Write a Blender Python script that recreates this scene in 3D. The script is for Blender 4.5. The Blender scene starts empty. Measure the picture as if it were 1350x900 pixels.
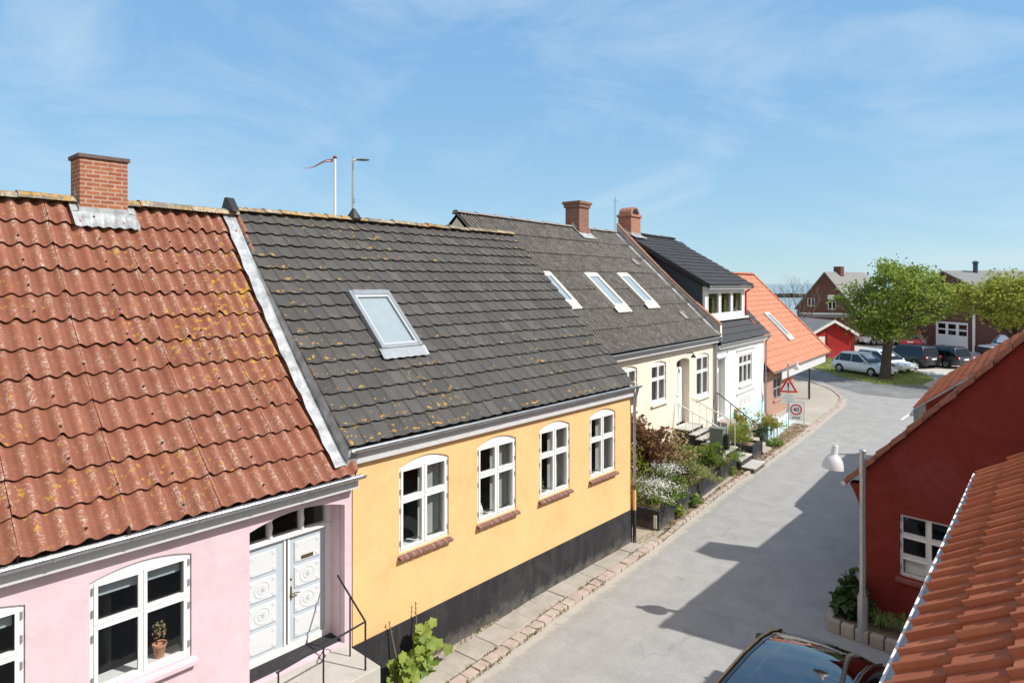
import bpy, bmesh, math, random
from mathutils import Vector, Matrix, noise
from mathutils.geometry import tessellate_polygon
R = math.radians; PI = math.pi
random.seed(7)
scene = bpy.context.scene
COL = scene.collection

# ------------------------------------------------------------------ camera, sky, sun, exposure
cam_d = bpy.data.cameras.new('camera'); cam = bpy.data.objects.new('camera', cam_d); COL.objects.link(cam)
cam.location = (0, 0, 7.2); cam.rotation_euler = (R(90), 0, R(41.875))
cam_d.sensor_width = 36; cam_d.lens = 36*850/1350; cam_d.shift_y = -76/1350
cam_d.clip_start = 0.05; cam_d.clip_end = 30000
scene.camera = cam
SUN = Vector((0.655, 0.277, 0.703)).normalized()
w = bpy.data.worlds.new('World'); scene.world = w; w.use_nodes = True
nt = w.node_tree; nt.nodes.clear()
def N(nt, t, **k):
    n = nt.nodes.new(t)
    for a, b in k.items(): setattr(n, a, b)
    return n
sky = N(nt, 'ShaderNodeTexSky', sky_type='NISHITA', sun_disc=False, sun_elevation=math.asin(SUN.z), sun_rotation=math.atan2(SUN.x, SUN.y))
sky.altitude = 0; sky.air_density = 1.0; sky.dust_density = 0.0; sky.ozone_density = 1.5
bg = N(nt, 'ShaderNodeBackground'); bg.inputs[1].default_value = 0.15
wo = N(nt, 'ShaderNodeOutputWorld')
tc = N(nt, 'ShaderNodeTexCoord'); mp = N(nt, 'ShaderNodeMapping'); mp.inputs['Scale'].default_value = (1.2, 1.9, 4.0); mp.inputs['Rotation'].default_value = (0.2, 0.35, 0.5)
ns = N(nt, 'ShaderNodeTexNoise'); ns.inputs['Scale'].default_value = 1.5; ns.inputs['Detail'].default_value = 9; ns.inputs['Roughness'].default_value = .6; ns.inputs['Distortion'].default_value = .7
cr = N(nt, 'ShaderNodeValToRGB'); cr.color_ramp.elements[0].position = .45; cr.color_ramp.elements[1].position = .79
cr.color_ramp.elements[0].color = (0, 0, 0, 1); cr.color_ramp.elements[1].color = (.6, .6, .6, 1)
mx = N(nt, 'ShaderNodeMix', data_type='RGBA'); mx.inputs[7].default_value = (3.7, 4.3, 4.7, 1)
nt.links.new(tc.outputs['Generated'], mp.inputs[0]); nt.links.new(mp.outputs[0], ns.inputs['Vector'])
nt.links.new(ns.outputs[0], cr.inputs[0]); nt.links.new(cr.outputs[0], mx.inputs[0])
tn = N(nt, 'ShaderNodeMix', data_type='RGBA', blend_type='MULTIPLY'); tn.inputs[0].default_value = 1; tn.inputs[7].default_value = (.92, 1.10, 1.10, 1)
nt.links.new(sky.outputs[0], tn.inputs[6])
sp = N(nt, 'ShaderNodeSeparateXYZ'); nt.links.new(tc.outputs['Generated'], sp.inputs[0])
gr = N(nt, 'ShaderNodeValToRGB'); e_ = gr.color_ramp.elements; e_.new(.25); e_.new(.06)
for k_, (p_, c_) in enumerate(((0, (2.15,3.1,3.75,1)), (.07, (1.8,2.9,3.8,1)), (.25, (1.28,2.45,3.85,1)), (.75, (.66,1.72,3.55,1)))): e_[k_].position = p_; e_[k_].color = c_
nt.links.new(sp.outputs[2], gr.inputs[0])
hz = N(nt, 'ShaderNodeMix', data_type='RGBA'); hz.inputs[0].default_value = .88
nt.links.new(tn.outputs[2], hz.inputs[6]); nt.links.new(gr.outputs[0], hz.inputs[7])
# bright clouds added behind the viewer, out of view, for neutral fill light
dp = N(nt, 'ShaderNodeVectorMath', operation='DOT_PRODUCT'); dp.inputs[1].default_value = (.72, -.69, .1); nt.links.new(tc.outputs['Generated'], dp.inputs[0])
n2 = N(nt, 'ShaderNodeTexNoise'); n2.inputs['Scale'].default_value = 2.2; n2.inputs['Detail'].default_value = 8; nt.links.new(tc.outputs['Generated'], n2.inputs['Vector'])
ad_ = N(nt, 'ShaderNodeMath', operation='MULTIPLY_ADD'); ad_.inputs[1].default_value = .7; nt.links.new(n2.outputs[0], ad_.inputs[0]); nt.links.new(dp.outputs['Value'], ad_.inputs[2])
c2_ = N(nt, 'ShaderNodeValToRGB'); c2_.color_ramp.elements[0].position = .28; c2_.color_ramp.elements[1].position = .75; c2_.color_ramp.elements[1].color = (.9,.9,.9,1); nt.links.new(ad_.outputs[0], c2_.inputs[0])
m2_ = N(nt, 'ShaderNodeMix', data_type='RGBA'); m2_.inputs[7].default_value = (4.3, 4.05, 3.75, 1)
nt.links.new(c2_.outputs[0], m2_.inputs[0]); nt.links.new(hz.outputs[2], m2_.inputs[6]); nt.links.new(m2_.outputs[2], mx.inputs[6]); nt.links.new(mx.outputs[2], bg.inputs[0]); nt.links.new(bg.outputs[0], wo.inputs[0])
sd = bpy.data.lights.new('sun', 'SUN'); sd.energy = 4.1; sd.angle = R(.53); sd.color = (1, .955, .88)
so = bpy.data.objects.new('sun', sd); COL.objects.link(so); so.rotation_euler = SUN.to_track_quat('Z', 'Y').to_euler(); so.location = SUN*200
vs = scene.view_settings; vs.view_transform = 'Standard'; vs.look = 'None'; vs.gamma = 1; vs.use_curve_mapping = False; vs.exposure = 0.45

# ------------------------------------------------------------------ mesh builder
class MB:
    def __init__(s): s.v = []; s.f = []; s.m = []
    def face(s, pts, mi=0):
        i = len(s.v); s.v.extend([tuple(p) for p in pts]); s.f.append(list(range(i, i+len(pts)))); s.m.append(mi)
    def add(s, vs, fs, mi=0):
        i = len(s.v); s.v.extend([tuple(p) for p in vs])
        for f in fs: s.f.append([i+k for k in f]); s.m.append(mi)
    def box(s, x0, x1, y0, y1, z0, z1, mi=0):
        s.add([(x0,y0,z0),(x1,y0,z0),(x1,y1,z0),(x0,y1,z0),(x0,y0,z1),(x1,y0,z1),(x1,y1,z1),(x0,y1,z1)],
              [(0,3,2,1),(4,5,6,7),(0,1,5,4),(1,2,6,5),(2,3,7,6),(3,0,4,7)], mi)
    def xbox(s, M, sx, sy, sz, mi=0):
        vs = [M @ Vector((a*sx/2, b*sy/2, c*sz/2)) for c in (-1,1) for a, b in ((-1,-1),(1,-1),(1,1),(-1,1))]
        s.add(vs, [(0,3,2,1),(4,5,6,7),(0,1,5,4),(1,2,6,5),(2,3,7,6),(3,0,4,7)], mi)
    def prism(s, poly, vec, mi=0):
        n = len(poly); a = [Vector(p) for p in poly]; b = [p+Vector(vec) for p in a]
        s.add(a+b, [list(range(n))[::-1], list(range(n, 2*n))]+[(i, (i+1) % n, n+(i+1) % n, n+i) for i in range(n)], mi)
    def rings(s, rs, cap=True, mi=0, closed=True):
        n = len(rs[0]); vs = [p for r in rs for p in r]; fs = []
        for k in range(len(rs)-1):
            for i in range(n if closed else n-1):
                j = (i+1) % n; fs.append((k*n+i, k*n+j, (k+1)*n+j, (k+1)*n+i))
        if cap: fs += [list(range(n))[::-1], [(len(rs)-1)*n+i for i in range(n)]]
        s.add(vs, fs, mi)
    def tube(s, pts, r, n=8, mi=0):
        pts = [Vector(p) for p in pts]; rs = []
        rr = r if isinstance(r, (list, tuple)) else [r]*len(pts)
        for i, p in enumerate(pts):
            d = (pts[min(i+1, len(pts)-1)]-pts[max(i-1, 0)]).normalized()
            a = d.orthogonal().normalized() if abs(d.z) > .95 else d.cross(Vector((0,0,1))).normalized()
            if abs(d.z) > .95: a = (Vector((1,0,0))-d*d.x).normalized()
            b = d.cross(a)
            rs.append([p+(a*math.cos(t)+b*math.sin(t))*rr[i] for t in [2*PI*k/n for k in range(n)]])
        s.rings(rs, True, mi)
    def lathe(s, prof, c=(0,0,0), n=20, mi=0, M=None, cap=False):
        rs = []
        for r, z in prof:
            ring = [Vector((r*math.cos(2*PI*k/n), r*math.sin(2*PI*k/n), z)) for k in range(n)]
            if M: ring = [M @ p for p in ring]
            rs.append([p+Vector(c) for p in ring])
        s.rings(rs, cap, mi)
    def panel(s, outer, holes, y0, y1, mi=0, back=True, reveal=True):
        """flat slab in the X-Z plane with openings, front at y0, back at y1"""
        loops = [outer]+holes
        tri = tessellate_polygon([[Vector((p[0], p[1], 0)) for p in l] for l in loops])
        flat = [p for l in loops for p in l]
        s.add([(p[0], y0, p[1]) for p in flat], tri, mi)
        if back: s.add([(p[0], y1, p[1]) for p in flat], tri, mi)
        if reveal:
            for l in loops if back else holes:
                n = len(l)
                for i in range(n):
                    a, b = l[i], l[(i+1) % n]; s.face([(a[0],y0,a[1]),(b[0],y0,b[1]),(b[0],y1,b[1]),(a[0],y1,a[1])], mi)
    def leaf(s, c, size, mi=0, up=.4, aspect=.62):
        d = Vector((random.gauss(0,1), random.gauss(0,1), random.gauss(0,1)+up)).normalized()
        a = d.orthogonal().normalized(); a.rotate(Matrix.Rotation(random.uniform(0, 2*PI), 3, d)); b = d.cross(a)*aspect
        sz = size*random.uniform(.65, 1.3)*.5; c = Vector(c)
        s.face([c-a*sz, c+b*sz-a*sz*.1+d*sz*.25, c+a*sz, c-b*sz-a*sz*.1+d*sz*.25], mi)
    def build(s, name, mat, parent=None, smooth=0, bevel=0, shear=0, fix=True, weld=False):
        me = bpy.data.meshes.new(name)
        vv = [(p[0], p[1]+shear*p[0], p[2]) for p in s.v] if shear else s.v
        me.from_pydata(vv, [], s.f)
        for mm in (mat if isinstance(mat, (list, tuple)) else [mat]): me.materials.append(mm)
        me.polygons.foreach_set('material_index', s.m)
        if fix or weld:
            bm = bmesh.new(); bm.from_mesh(me)
            if weld: bmesh.ops.remove_doubles(bm, verts=bm.verts, dist=.0005)
            bmesh.ops.recalc_face_normals(bm, faces=bm.faces); bm.to_mesh(me); bm.free()
        uv = me.uv_layers.new(name='box')
        vsl = me.vertices
        for p in me.polygons:
            n = p.normal; ax = max(range(3), key=lambda k: abs(n[k]))
            for li in p.loop_indices:
                c = vsl[me.loops[li].vertex_index].co
                uv.data[li].uv = (c.y, c.z) if ax == 0 else (c.x, c.z) if ax == 1 else (c.x, c.y)
        if smooth:
            me.polygons.foreach_set('use_smooth', [True]*len(me.polygons)); me.set_sharp_from_angle(angle=R(smooth))
        me.update()
        o = bpy.data.objects.new(name, me); COL.objects.link(o)
        if parent: o.parent = parent
        if bevel:
            b = o.modifiers.new('bevel', 'BEVEL'); b.width = bevel; b.segments = 2; b.limit_method = 'ANGLE'; b.angle_limit = R(40)
        return o

def tag(o, label=None, cat=None, group=None, kind=None):
    if label: o['label'] = label
    if cat: o['category'] = cat
    if group: o['group'] = group
    if kind: o['kind'] = kind
    return o
def thing(name, label, cat, loc=(0,0,0), rz=0, group=None):
    o = bpy.data.objects.new(name, None); COL.objects.link(o); o.location = loc; o.rotation_euler = (0,0,rz); o.empty_display_size = .2
    return tag(o, label, cat, group)
def struct(o): o['kind'] = 'structure'; return o
def copy_thing(src, loc, rz, label):
    c = src.copy(); COL.objects.link(c); c.location = loc; c.rotation_euler = (0,0,rz); c['label'] = label
    for ch in src.children:
        d = ch.copy(); COL.objects.link(d); d.parent = c
        for g in ch.children:
            e = g.copy(); COL.objects.link(e); e.parent = d
    return c

# ------------------------------------------------------------------ materials
def newmat(name):
    m = bpy.data.materials.new(name); m.use_nodes = True; t = m.node_tree
    return m, t, t.nodes['Principled BSDF']
def c4(c): return (c[0], c[1], c[2], 1)
def ramp(t, fac, stops):
    r = N(t, 'ShaderNodeValToRGB'); e = r.color_ramp.elements
    while len(e) < len(stops): e.new(.5)
    for k, (p, c) in enumerate(stops): e[k].position = p; e[k].color = c4(c) if not isinstance(c, (int, float)) else (c, c, c, 1)
    t.links.new(fac, r.inputs[0]); return r.outputs[0]
def noisen(t, scale, detail=5, rough=.6, vec=None, dist=0):
    n = N(t, 'ShaderNodeTexNoise'); n.inputs['Scale'].default_value = scale; n.inputs['Detail'].default_value = detail
    n.inputs['Roughness'].default_value = rough; n.inputs['Distortion'].default_value = dist
    t.links.new(vec if vec else objco(t), n.inputs['Vector']); return n.outputs[0]
def objco(t, scale=None):
    n = t.nodes.get('OC') or N(t, 'ShaderNodeTexCoord', name='OC')
    if scale:
        m = N(t, 'ShaderNodeMapping'); m.inputs['Scale'].default_value = scale; t.links.new(n.outputs['Object'], m.inputs[0]); return m.outputs[0]
    return n.outputs['Object']
def mixc(t, fac, a, b, mode='MIX'):
    n = N(t, 'ShaderNodeMix', data_type='RGBA', blend_type=mode)
    for s, k in ((fac, 0), (a, 6), (b, 7)):
        if hasattr(s, 'is_linked') or hasattr(s, 'links'): t.links.new(s, n.inputs[k])
        elif k == 0: n.inputs[0].default_value = s
        else: n.inputs[k].default_value = c4(s)
    return n.outputs[2]
def bump(t, b, h, strength=.3, dist=.02):
    n = N(t, 'ShaderNodeBump'); n.inputs['Strength'].default_value = strength; n.inputs['Distance'].default_value = dist
    t.links.new(h, n.inputs['Height']); t.links.new(n.outputs[0], b.inputs['Normal'])
def plain(name, col, rough=.6, var=.15, scale=6, metal=0, bmp=0, bscale=60, spec=.4, stretch=None):
    m, t, b = newmat(name); v = objco(t, stretch) if stretch else None
    f = noisen(t, scale, 6, .65, v)
    lo = [x*(1-var) for x in col]; hi = [min(1, x*(1+var)) for x in col]
    t.links.new(ramp(t, f, [(.3, lo), (.7, hi)]), b.inputs['Base Color'])
    b.inputs['Roughness'].default_value = rough; b.inputs['Metallic'].default_value = metal; b.inputs['Specular IOR Level'].default_value = spec
    if bmp: bump(t, b, noisen(t, bscale, 4, .6), bmp, .01)
    return m
def stucco(name, col, dirt=(.3,.28,.25), damt=.25):
    m, t, b = newmat(name)
    f = ramp(t, noisen(t, 1.1, 8, .62), [(.3, [x*.88 for x in col]), (.5, col), (.75, [min(1, x*1.06) for x in col])])
    st = ramp(t, noisen(t, 2.2, 8, .7, objco(t, (2.2, 2.2, .30))), [(.50, 0), (.78, damt)])
    f = mixc(t, st, f, dirt)
    f = mixc(t, ramp(t, noisen(t, .8, 7, .75, None, .8), [(.48, 0), (.62, .30)]), f, [min(.85, x*1.12+.05) for x in col])
    f = mixc(t, ramp(t, noisen(t, 16, 5, .8), [(.56, 0), (.72, .22)]), f, [x*.72 for x in col])
    sz = N(t, 'ShaderNodeSeparateXYZ'); t.links.new(objco(t), sz.inputs[0])
    mz = N(t, 'ShaderNodeMath', operation='MULTIPLY_ADD'); mz.inputs[1].default_value = -1.1; t.links.new(sz.outputs[2], mz.inputs[0]); t.links.new(noisen(t, 4, 6, .75), mz.inputs[2])
    f = mixc(t, ramp(t, mz.outputs[0], [(.12, 0), (.45, .45)]), f, [.24, .22, .19]); t.links.new(f, b.inputs['Base Color']); b.inputs['Roughness'].default_value = .9; b.inputs['Specular IOR Level'].default_value = .15
    h = N(t, 'ShaderNodeMath', operation='ADD'); t.links.new(noisen(t, 3.5, 3), h.inputs[0])
    g = N(t, 'ShaderNodeMath', operation='MULTIPLY'); g.inputs[1].default_value = .35; t.links.new(noisen(t, 55, 5, .7), g.inputs[0]); t.links.new(g.outputs[0], h.inputs[1])
    bump(t, b, h.outputs[0], .45, .02); return m
def island(t):
    g = N(t, 'ShaderNodeNewGeometry'); return g.outputs['Random Per Island']
def mapr(t, v):
    m = N(t, 'ShaderNodeMapRange'); m.inputs[1].default_value = -1.2; m.inputs[2].default_value = 1.2; t.links.new(v, m.inputs[0]); return m.outputs[0]
def rooftile(name, cols, lich=(.62,.36,.05), lthr=.66, lscale=7, white=.0, wthr=.62, rough=.8, var=1.0, grime=.5, wcol=(.5,.48,.43), area=None, rib=None, edge=None):
    m, t, b = newmat(name)
    base = ramp(t, island(t), [(k/(len(cols)-1) if len(cols) > 1 else 0, c) for k, c in enumerate(cols)])
    base = mixc(t, ramp(t, noisen(t, 2.2, 9, .7), [(.35, 0), (.75, grime)]), base, [x*.45 for x in cols[0]])
    base = mixc(t, ramp(t, noisen(t, 38, 4, .8), [(.42, 0), (.7, .35)]), base, [min(1, x*1.5) for x in cols[0]])
    crest = None
    if rib:   # painted shading of the waves, dark valleys and pale crests; lichen on crests
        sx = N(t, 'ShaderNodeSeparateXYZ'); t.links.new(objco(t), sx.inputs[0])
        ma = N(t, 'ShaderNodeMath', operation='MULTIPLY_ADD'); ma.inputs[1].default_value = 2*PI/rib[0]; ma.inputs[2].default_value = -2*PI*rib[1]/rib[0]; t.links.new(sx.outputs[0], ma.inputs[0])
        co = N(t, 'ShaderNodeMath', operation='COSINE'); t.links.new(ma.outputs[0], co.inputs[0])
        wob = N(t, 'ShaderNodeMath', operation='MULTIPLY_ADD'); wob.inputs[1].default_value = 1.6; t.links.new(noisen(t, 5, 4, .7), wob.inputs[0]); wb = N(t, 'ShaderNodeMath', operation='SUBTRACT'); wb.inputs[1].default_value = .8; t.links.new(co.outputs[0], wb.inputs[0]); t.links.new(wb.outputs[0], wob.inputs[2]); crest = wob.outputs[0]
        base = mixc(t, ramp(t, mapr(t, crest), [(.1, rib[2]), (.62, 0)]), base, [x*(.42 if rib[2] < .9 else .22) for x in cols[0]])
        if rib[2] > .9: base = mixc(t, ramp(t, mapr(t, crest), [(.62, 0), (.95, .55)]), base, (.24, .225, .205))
    if white:
        a = noisen(t, 30, 5, .75); bb = noisen(t, 3.0, 4, .6)
        mu = N(t, 'ShaderNodeMath', operation='MULTIPLY'); t.links.new(ramp(t, a, [(wthr, 0), (wthr+.06, 1)]), mu.inputs[0]); t.links.new(ramp(t, bb, [(.38, 0), (.6, white)]), mu.inputs[1])
        wf = mu.outputs[0]
        if crest and rib[3]:
            mm = N(t, 'ShaderNodeMath', operation='MULTIPLY'); t.links.new(wf, mm.inputs[0]); t.links.new(ramp(t, mapr(t, crest), [(.45, .12), (.85, 1)]), mm.inputs[1]); wf = mm.outputs[0]
        base = mixc(t, wf, base, wcol)
    if lthr < 1:
        a = noisen(t, lscale, 5, .6, None, .3); bb = noisen(t, .55, 3, .5)
        ad = N(t, 'ShaderNodeMath', operation='MULTIPLY_ADD'); ad.inputs[1].default_value = .35; t.links.new(bb, ad.inputs[0]); t.links.new(a, ad.inputs[2])
        src = ad.outputs[0]
        if area:
            g = N(t, 'ShaderNodeVectorMath', operation='DISTANCE'); t.links.new(objco(t), g.inputs[0]); g.inputs[1].default_value = area[:3]
            mr = N(t, 'ShaderNodeMapRange'); mr.inputs[1].default_value = area[3]; mr.inputs[2].default_value = 0; mr.inputs[3].default_value = 0; mr.inputs[4].default_value = .115
            t.links.new(g.outputs['Value'], mr.inputs[0]); a2 = N(t, 'ShaderNodeMath', operation='ADD'); t.links.new(src, a2.inputs[0]); t.links.new(mr.outputs[0], a2.inputs[1]); src = a2.outputs[0]
        if edge:   # lichen gathers on the lower edge of each tile row
            sy = N(t, 'ShaderNodeSeparateXYZ'); t.links.new(objco(t), sy.inputs[0])
            q1 = N(t, 'ShaderNodeMath', operation='MULTIPLY_ADD'); q1.inputs[1].default_value = 1/edge[1]/edge[2]; q1.inputs[2].default_value = -edge[0]/edge[1]/edge[2]+40.04; t.links.new(sy.outputs[1], q1.inputs[0])
            q2 = N(t, 'ShaderNodeMath', operation='FRACT'); t.links.new(q1.outputs[0], q2.inputs[0])
            q3 = N(t, 'ShaderNodeMath', operation='ADD'); t.links.new(src, q3.inputs[0]); t.links.new(ramp(t, q2.outputs[0], [(.08, .085), (.20, 0)]), q3.inputs[1]); src = q3.outputs[0]
            q4 = N(t, 'ShaderNodeMapRange'); q4.inputs[1].default_value = .42; q4.inputs[2].default_value = -.1; q4.inputs[3].default_value = 0; q4.inputs[4].default_value = .055; t.links.new(sy.outputs[1], q4.inputs[0])
            q5 = N(t, 'ShaderNodeMath', operation='ADD'); t.links.new(src, q5.inputs[0]); t.links.new(q4.outputs[0], q5.inputs[1]); src = q5.outputs[0]
        lf = ramp(t, src, [(lthr+.1, 0), (lthr+.145, .95)])
        lc = mixc(t, noisen(t, 25, 3), lich, [x*.55 for x in lich]); base = mixc(t, lf, base, lc)
    t.links.new(base, b.inputs['Base Color']); b.inputs['Roughness'].default_value = rough; b.inputs['Specular IOR Level'].default_value = .25
    bump(t, b, noisen(t, 45, 6, .75), .35, .008); return m
def brick(name, c1, c2, mortar, bw=.235, bh=.072, ms=.012, lich=0):
    m, t, b = newmat(name); uv = N(t, 'ShaderNodeUVMap', uv_map='box')
    n = N(t, 'ShaderNodeTexBrick'); n.inputs['Scale'].default_value = 1; n.inputs['Brick Width'].default_value = bw; n.inputs['Row Height'].default_value = bh
    n.inputs['Mortar Size'].default_value = ms; n.inputs['Color1'].default_value = c4(c1); n.inputs['Color2'].default_value = c4(c2); n.inputs['Mortar'].default_value = c4(mortar)
    t.links.new(uv.outputs[0], n.inputs['Vector'])
    col = mixc(t, ramp(t, noisen(t, 9, 6, .7), [(.4, 0), (.75, .55)]), n.outputs['Color'], [x*.5 for x in c1])
    if lich: col = mixc(t, ramp(t, noisen(t, 12, 5, .6), [(.62, 0), (.68, lich)]), col, (.55,.5,.4))
    t.links.new(col, b.inputs['Base Color']); b.inputs['Roughness'].default_value = .9; b.inputs['Specular IOR Level'].default_value = .15
    bump(t, b, n.outputs['Fac'], -.5, .01); return m
def glass(name, tint=(.9,.95,.95), refl=.5, rough=.0, mul=1.2):
    m = bpy.data.materials.new(name); m.use_nodes = True; t = m.node_tree; t.nodes.clear()
    o = N(t, 'ShaderNodeOutputMaterial'); tr = N(t, 'ShaderNodeBsdfTransparent'); tr.inputs[0].default_value = c4(tint)
    g = N(t, 'ShaderNodeBsdfGlossy'); g.inputs['Roughness'].default_value = rough; lw = N(t, 'ShaderNodeLayerWeight'); lw.inputs[0].default_value = .5; pw = N(t, 'ShaderNodeMath', operation='POWER'); pw.inputs[1].default_value = 5; t.links.new(lw.outputs['Facing'], pw.inputs[0]); fr = N(t, 'ShaderNodeMath', operation='MULTIPLY_ADD'); fr.inputs[1].default_value = .95; fr.inputs[2].default_value = .045; t.links.new(pw.outputs[0], fr.inputs[0])
    mu = N(t, 'ShaderNodeMath', operation='MULTIPLY_ADD', use_clamp=True); mu.inputs[1].default_value = mul; mu.inputs[2].default_value = refl; t.links.new(fr.outputs[0], mu.inputs[0])
    mi = N(t, 'ShaderNodeMixShader'); t.links.new(mu.outputs[0], mi.inputs[0]); t.links.new(tr.outputs[0], mi.inputs[1]); t.links.new(g.outputs[0], mi.inputs[2]); t.links.new(mi.outputs[0], o.inputs[0]); return m
def leafmat(name, cols, trans=.35):
    m = bpy.data.materials.new(name); m.use_nodes = True; t = m.node_tree; t.nodes.clear()
    o = N(t, 'ShaderNodeOutputMaterial'); c = ramp(t, island(t), [(k/(len(cols)-1), x) for k, x in enumerate(cols)])
    d = N(t, 'ShaderNodeBsdfPrincipled'); d.inputs['Roughness'].default_value = .55; d.inputs['Specular IOR Level'].default_value = .3; t.links.new(c, d.inputs['Base Color'])
    tr = N(t, 'ShaderNodeBsdfTranslucent'); t.links.new(c, tr.inputs[0]); mi = N(t, 'ShaderNodeMixShader'); mi.inputs[0].default_value = trans
    t.links.new(d.outputs[0], mi.inputs[1]); t.links.new(tr.outputs[0], mi.inputs[2]); t.links.new(mi.outputs[0], o.inputs[0]); return m
def paint(name, col, rough=.25, coat=.6, metal=0):
    m, t, b = newmat(name); t.links.new(ramp(t, noisen(t, 3, 3), [(.3, [x*.93 for x in col]), (.7, col)]), b.inputs['Base Color'])
    b.inputs['Roughness'].default_value = rough; b.inputs['Coat Weight'].default_value = coat; b.inputs['Coat Roughness'].default_value = .06; b.inputs['Metallic'].default_value = metal; return m
def ground(name, c1, c2, c3, s1=.35, s2=18, rough=.92, bm=.35, speck=.4, crack=0, lines=0):
    m, t, b = newmat(name)
    col = ramp(t, noisen(t, s1, 9, .62, None, .4), [(.3, c1), (.52, c2), (.72, c3)])
    col = mixc(t, ramp(t, noisen(t, s2*4, 3, .8), [(.35, speck), (.5, 0)]), col, [x*.5 for x in c1])
    col = mixc(t, ramp(t, noisen(t, s2*5.3, 3, .8), [(.55, 0), (.68, speck)]), col, [min(1, x*1.45) for x in c3])
    if crack:
        sc = noisen(t, .9, 6, .7, objco(t, (2.0, .25, 1))); col = mixc(t, ramp(t, sc, [(.56, 0), (.72, crack)]), col, [x*.7 for x in c1])
    if lines:   # hairline cracks and old stains
        wn_ = N(t, 'ShaderNodeTexNoise'); wn_.inputs['Scale'].default_value = 1.2; wn_.inputs['Detail'].default_value = 6; t.links.new(objco(t), wn_.inputs['Vector'])
        va = N(t, 'ShaderNodeVectorMath', operation='MULTIPLY_ADD'); va.inputs[1].default_value = (.9, .9, .9); t.links.new(wn_.outputs['Color'], va.inputs[0]); t.links.new(objco(t), va.inputs[2])
        vo = N(t, 'ShaderNodeTexVoronoi', feature='DISTANCE_TO_EDGE'); vo.inputs['Scale'].default_value = .28; t.links.new(va.outputs[0], vo.inputs['Vector'])
        mk = N(t, 'ShaderNodeMath', operation='MULTIPLY'); t.links.new(ramp(t, vo.outputs['Distance'], [(.0, .32), (.012, 0)]), mk.inputs[0]); t.links.new(ramp(t, noisen(t, .35, 3), [(.45, 0), (.6, 1)]), mk.inputs[1])
        col = mixc(t, mk.outputs[0], col, [x*.4 for x in c1])
        col = mixc(t, ramp(t, noisen(t, 1.4, 3, .5), [(.66, 0), (.72, .3)]), col, [x*.55 for x in c1])
        col = mixc(t, ramp(t, noisen(t, 14, 2, .5), [(.72, 0), (.76, .45)]), col, [x*.5 for x in c1])
    t.links.new(col, b.inputs['Base Color']); b.inputs['Roughness'].default_value = rough; b.inputs['Specular IOR Level'].default_value = .2
    bump(t, b, noisen(t, s2*3, 5, .75), bm, .01); return m

M = {}
M['yellow'] = stucco('yellow render', (.78, .475, .22), (.60, .42, .24), .45)
M['pink'] = stucco('pink render', (.62, .475, .525), (.50, .40, .43), .55)
M['cream'] = stucco('cream render', (.77, .69, .575), (.6, .52, .42), .3)
M['whitewall'] = stucco('white render', (.76, .77, .77), (.55, .56, .55), .15)
M['bluewall'] = stucco('pale blue render', (.55, .74, .80), (.5, .6, .62), .2)
M['redwall'] = stucco('dark red render', (.205, .032, .024), (.13, .03, .022), .45)
M['redwall2'] = stucco('red shed boards', (.36, .03, .03), (.25, .03, .03), .2)
M['plinth'] = stucco('black tarred plinth', (.03, .03, .033), (.13, .13, .13), .3)
M['blackwood'] = stucco('black garden wall', (.03, .031, .034), (.12, .12, .12), .3)
M['white'] = plain('white paint', (.76, .76, .75), .4, .04, 8)
M['greydoor'] = plain('pale grey door paint', (.44, .50, .55), .4, .05, 8)
M['panelwhite'] = plain('white door panel', (.60, .63, .65), .5, .04, 30)
M['dark'] = plain('dark gap', (.012, .012, .013), .9, .1)
M['room'] = plain('room wall', (.24, .235, .23), .9, .3, 1.5)
M['inner'] = plain('inner window reveal', (.62, .61, .58), .8, .05)
M['zinc'] = plain('zinc gutter', (.42, .44, .46), .38, .2, 9, .75, .1)
M['lead'] = plain('lead flashing', (.35, .365, .38), .55, .4, 5, .25, .4, 14)
M['fascia'] = plain('grey eaves board', (.55, .55, .56), .6, .08, 7)
M['sill'] = brick('sill brick tiles', (.24, .12, .095), (.2, .10, .08), (.3, .25, .22), .16, .4, .012)
M['redbrick'] = brick('chimney brick', (.30, .095, .05), (.40, .15, .075), (.42, .34, .28), .23, .075, .011)
M['oldbrick'] = brick('old chimney brick', (.20, .07, .05), (.27, .11, .07), (.27, .22, .19), .2, .07, .012, .3)
M['wallbrick'] = brick('brown wall brick', (.125, .052, .043), (.15, .062, .048), (.22, .15, .13), .4, .13, .01)
M['pinkbrick'] = brick('pink red wall brick', (.44, .22, .155), (.37, .17, .12), (.48, .40, .34), .3, .1, .014)
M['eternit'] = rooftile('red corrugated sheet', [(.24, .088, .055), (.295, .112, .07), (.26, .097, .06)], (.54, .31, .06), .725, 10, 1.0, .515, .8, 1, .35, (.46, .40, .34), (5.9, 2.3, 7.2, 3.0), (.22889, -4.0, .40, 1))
M['conc'] = rooftile('dark concrete tile', [(.062, .059, .056), (.088, .084, .080), (.071, .068, .065), (.104, .099, .094)], (.55, .31, .05), .76, 10, .35, .60, .75, 1, .35, (.3, .28, .25), (.5, 2.5, 7.6, 4.5), None, (-.13, 4.43/6.153, .36194))
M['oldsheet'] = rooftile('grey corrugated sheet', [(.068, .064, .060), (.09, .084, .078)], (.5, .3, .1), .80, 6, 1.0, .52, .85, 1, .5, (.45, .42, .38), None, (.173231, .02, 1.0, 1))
M['newtile'] = rooftile('black tile', [(.045, .046, .05), (.058, .059, .063)], lthr=1.5, rough=.55, grime=.2)
M['orange'] = rooftile('orange clay tile', [(.47, .195, .12), (.53, .23, .145), (.50, .21, .13)], lthr=1.5, grime=.12, rough=.7)
M['pantile'] = rooftile('red clay pantile', [(.34, .095, .045), (.46, .145, .066), (.38, .115, .054), (.52, .185, .092)], lthr=1.5, grime=.5, rough=.75, white=.2, wthr=.62)
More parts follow.
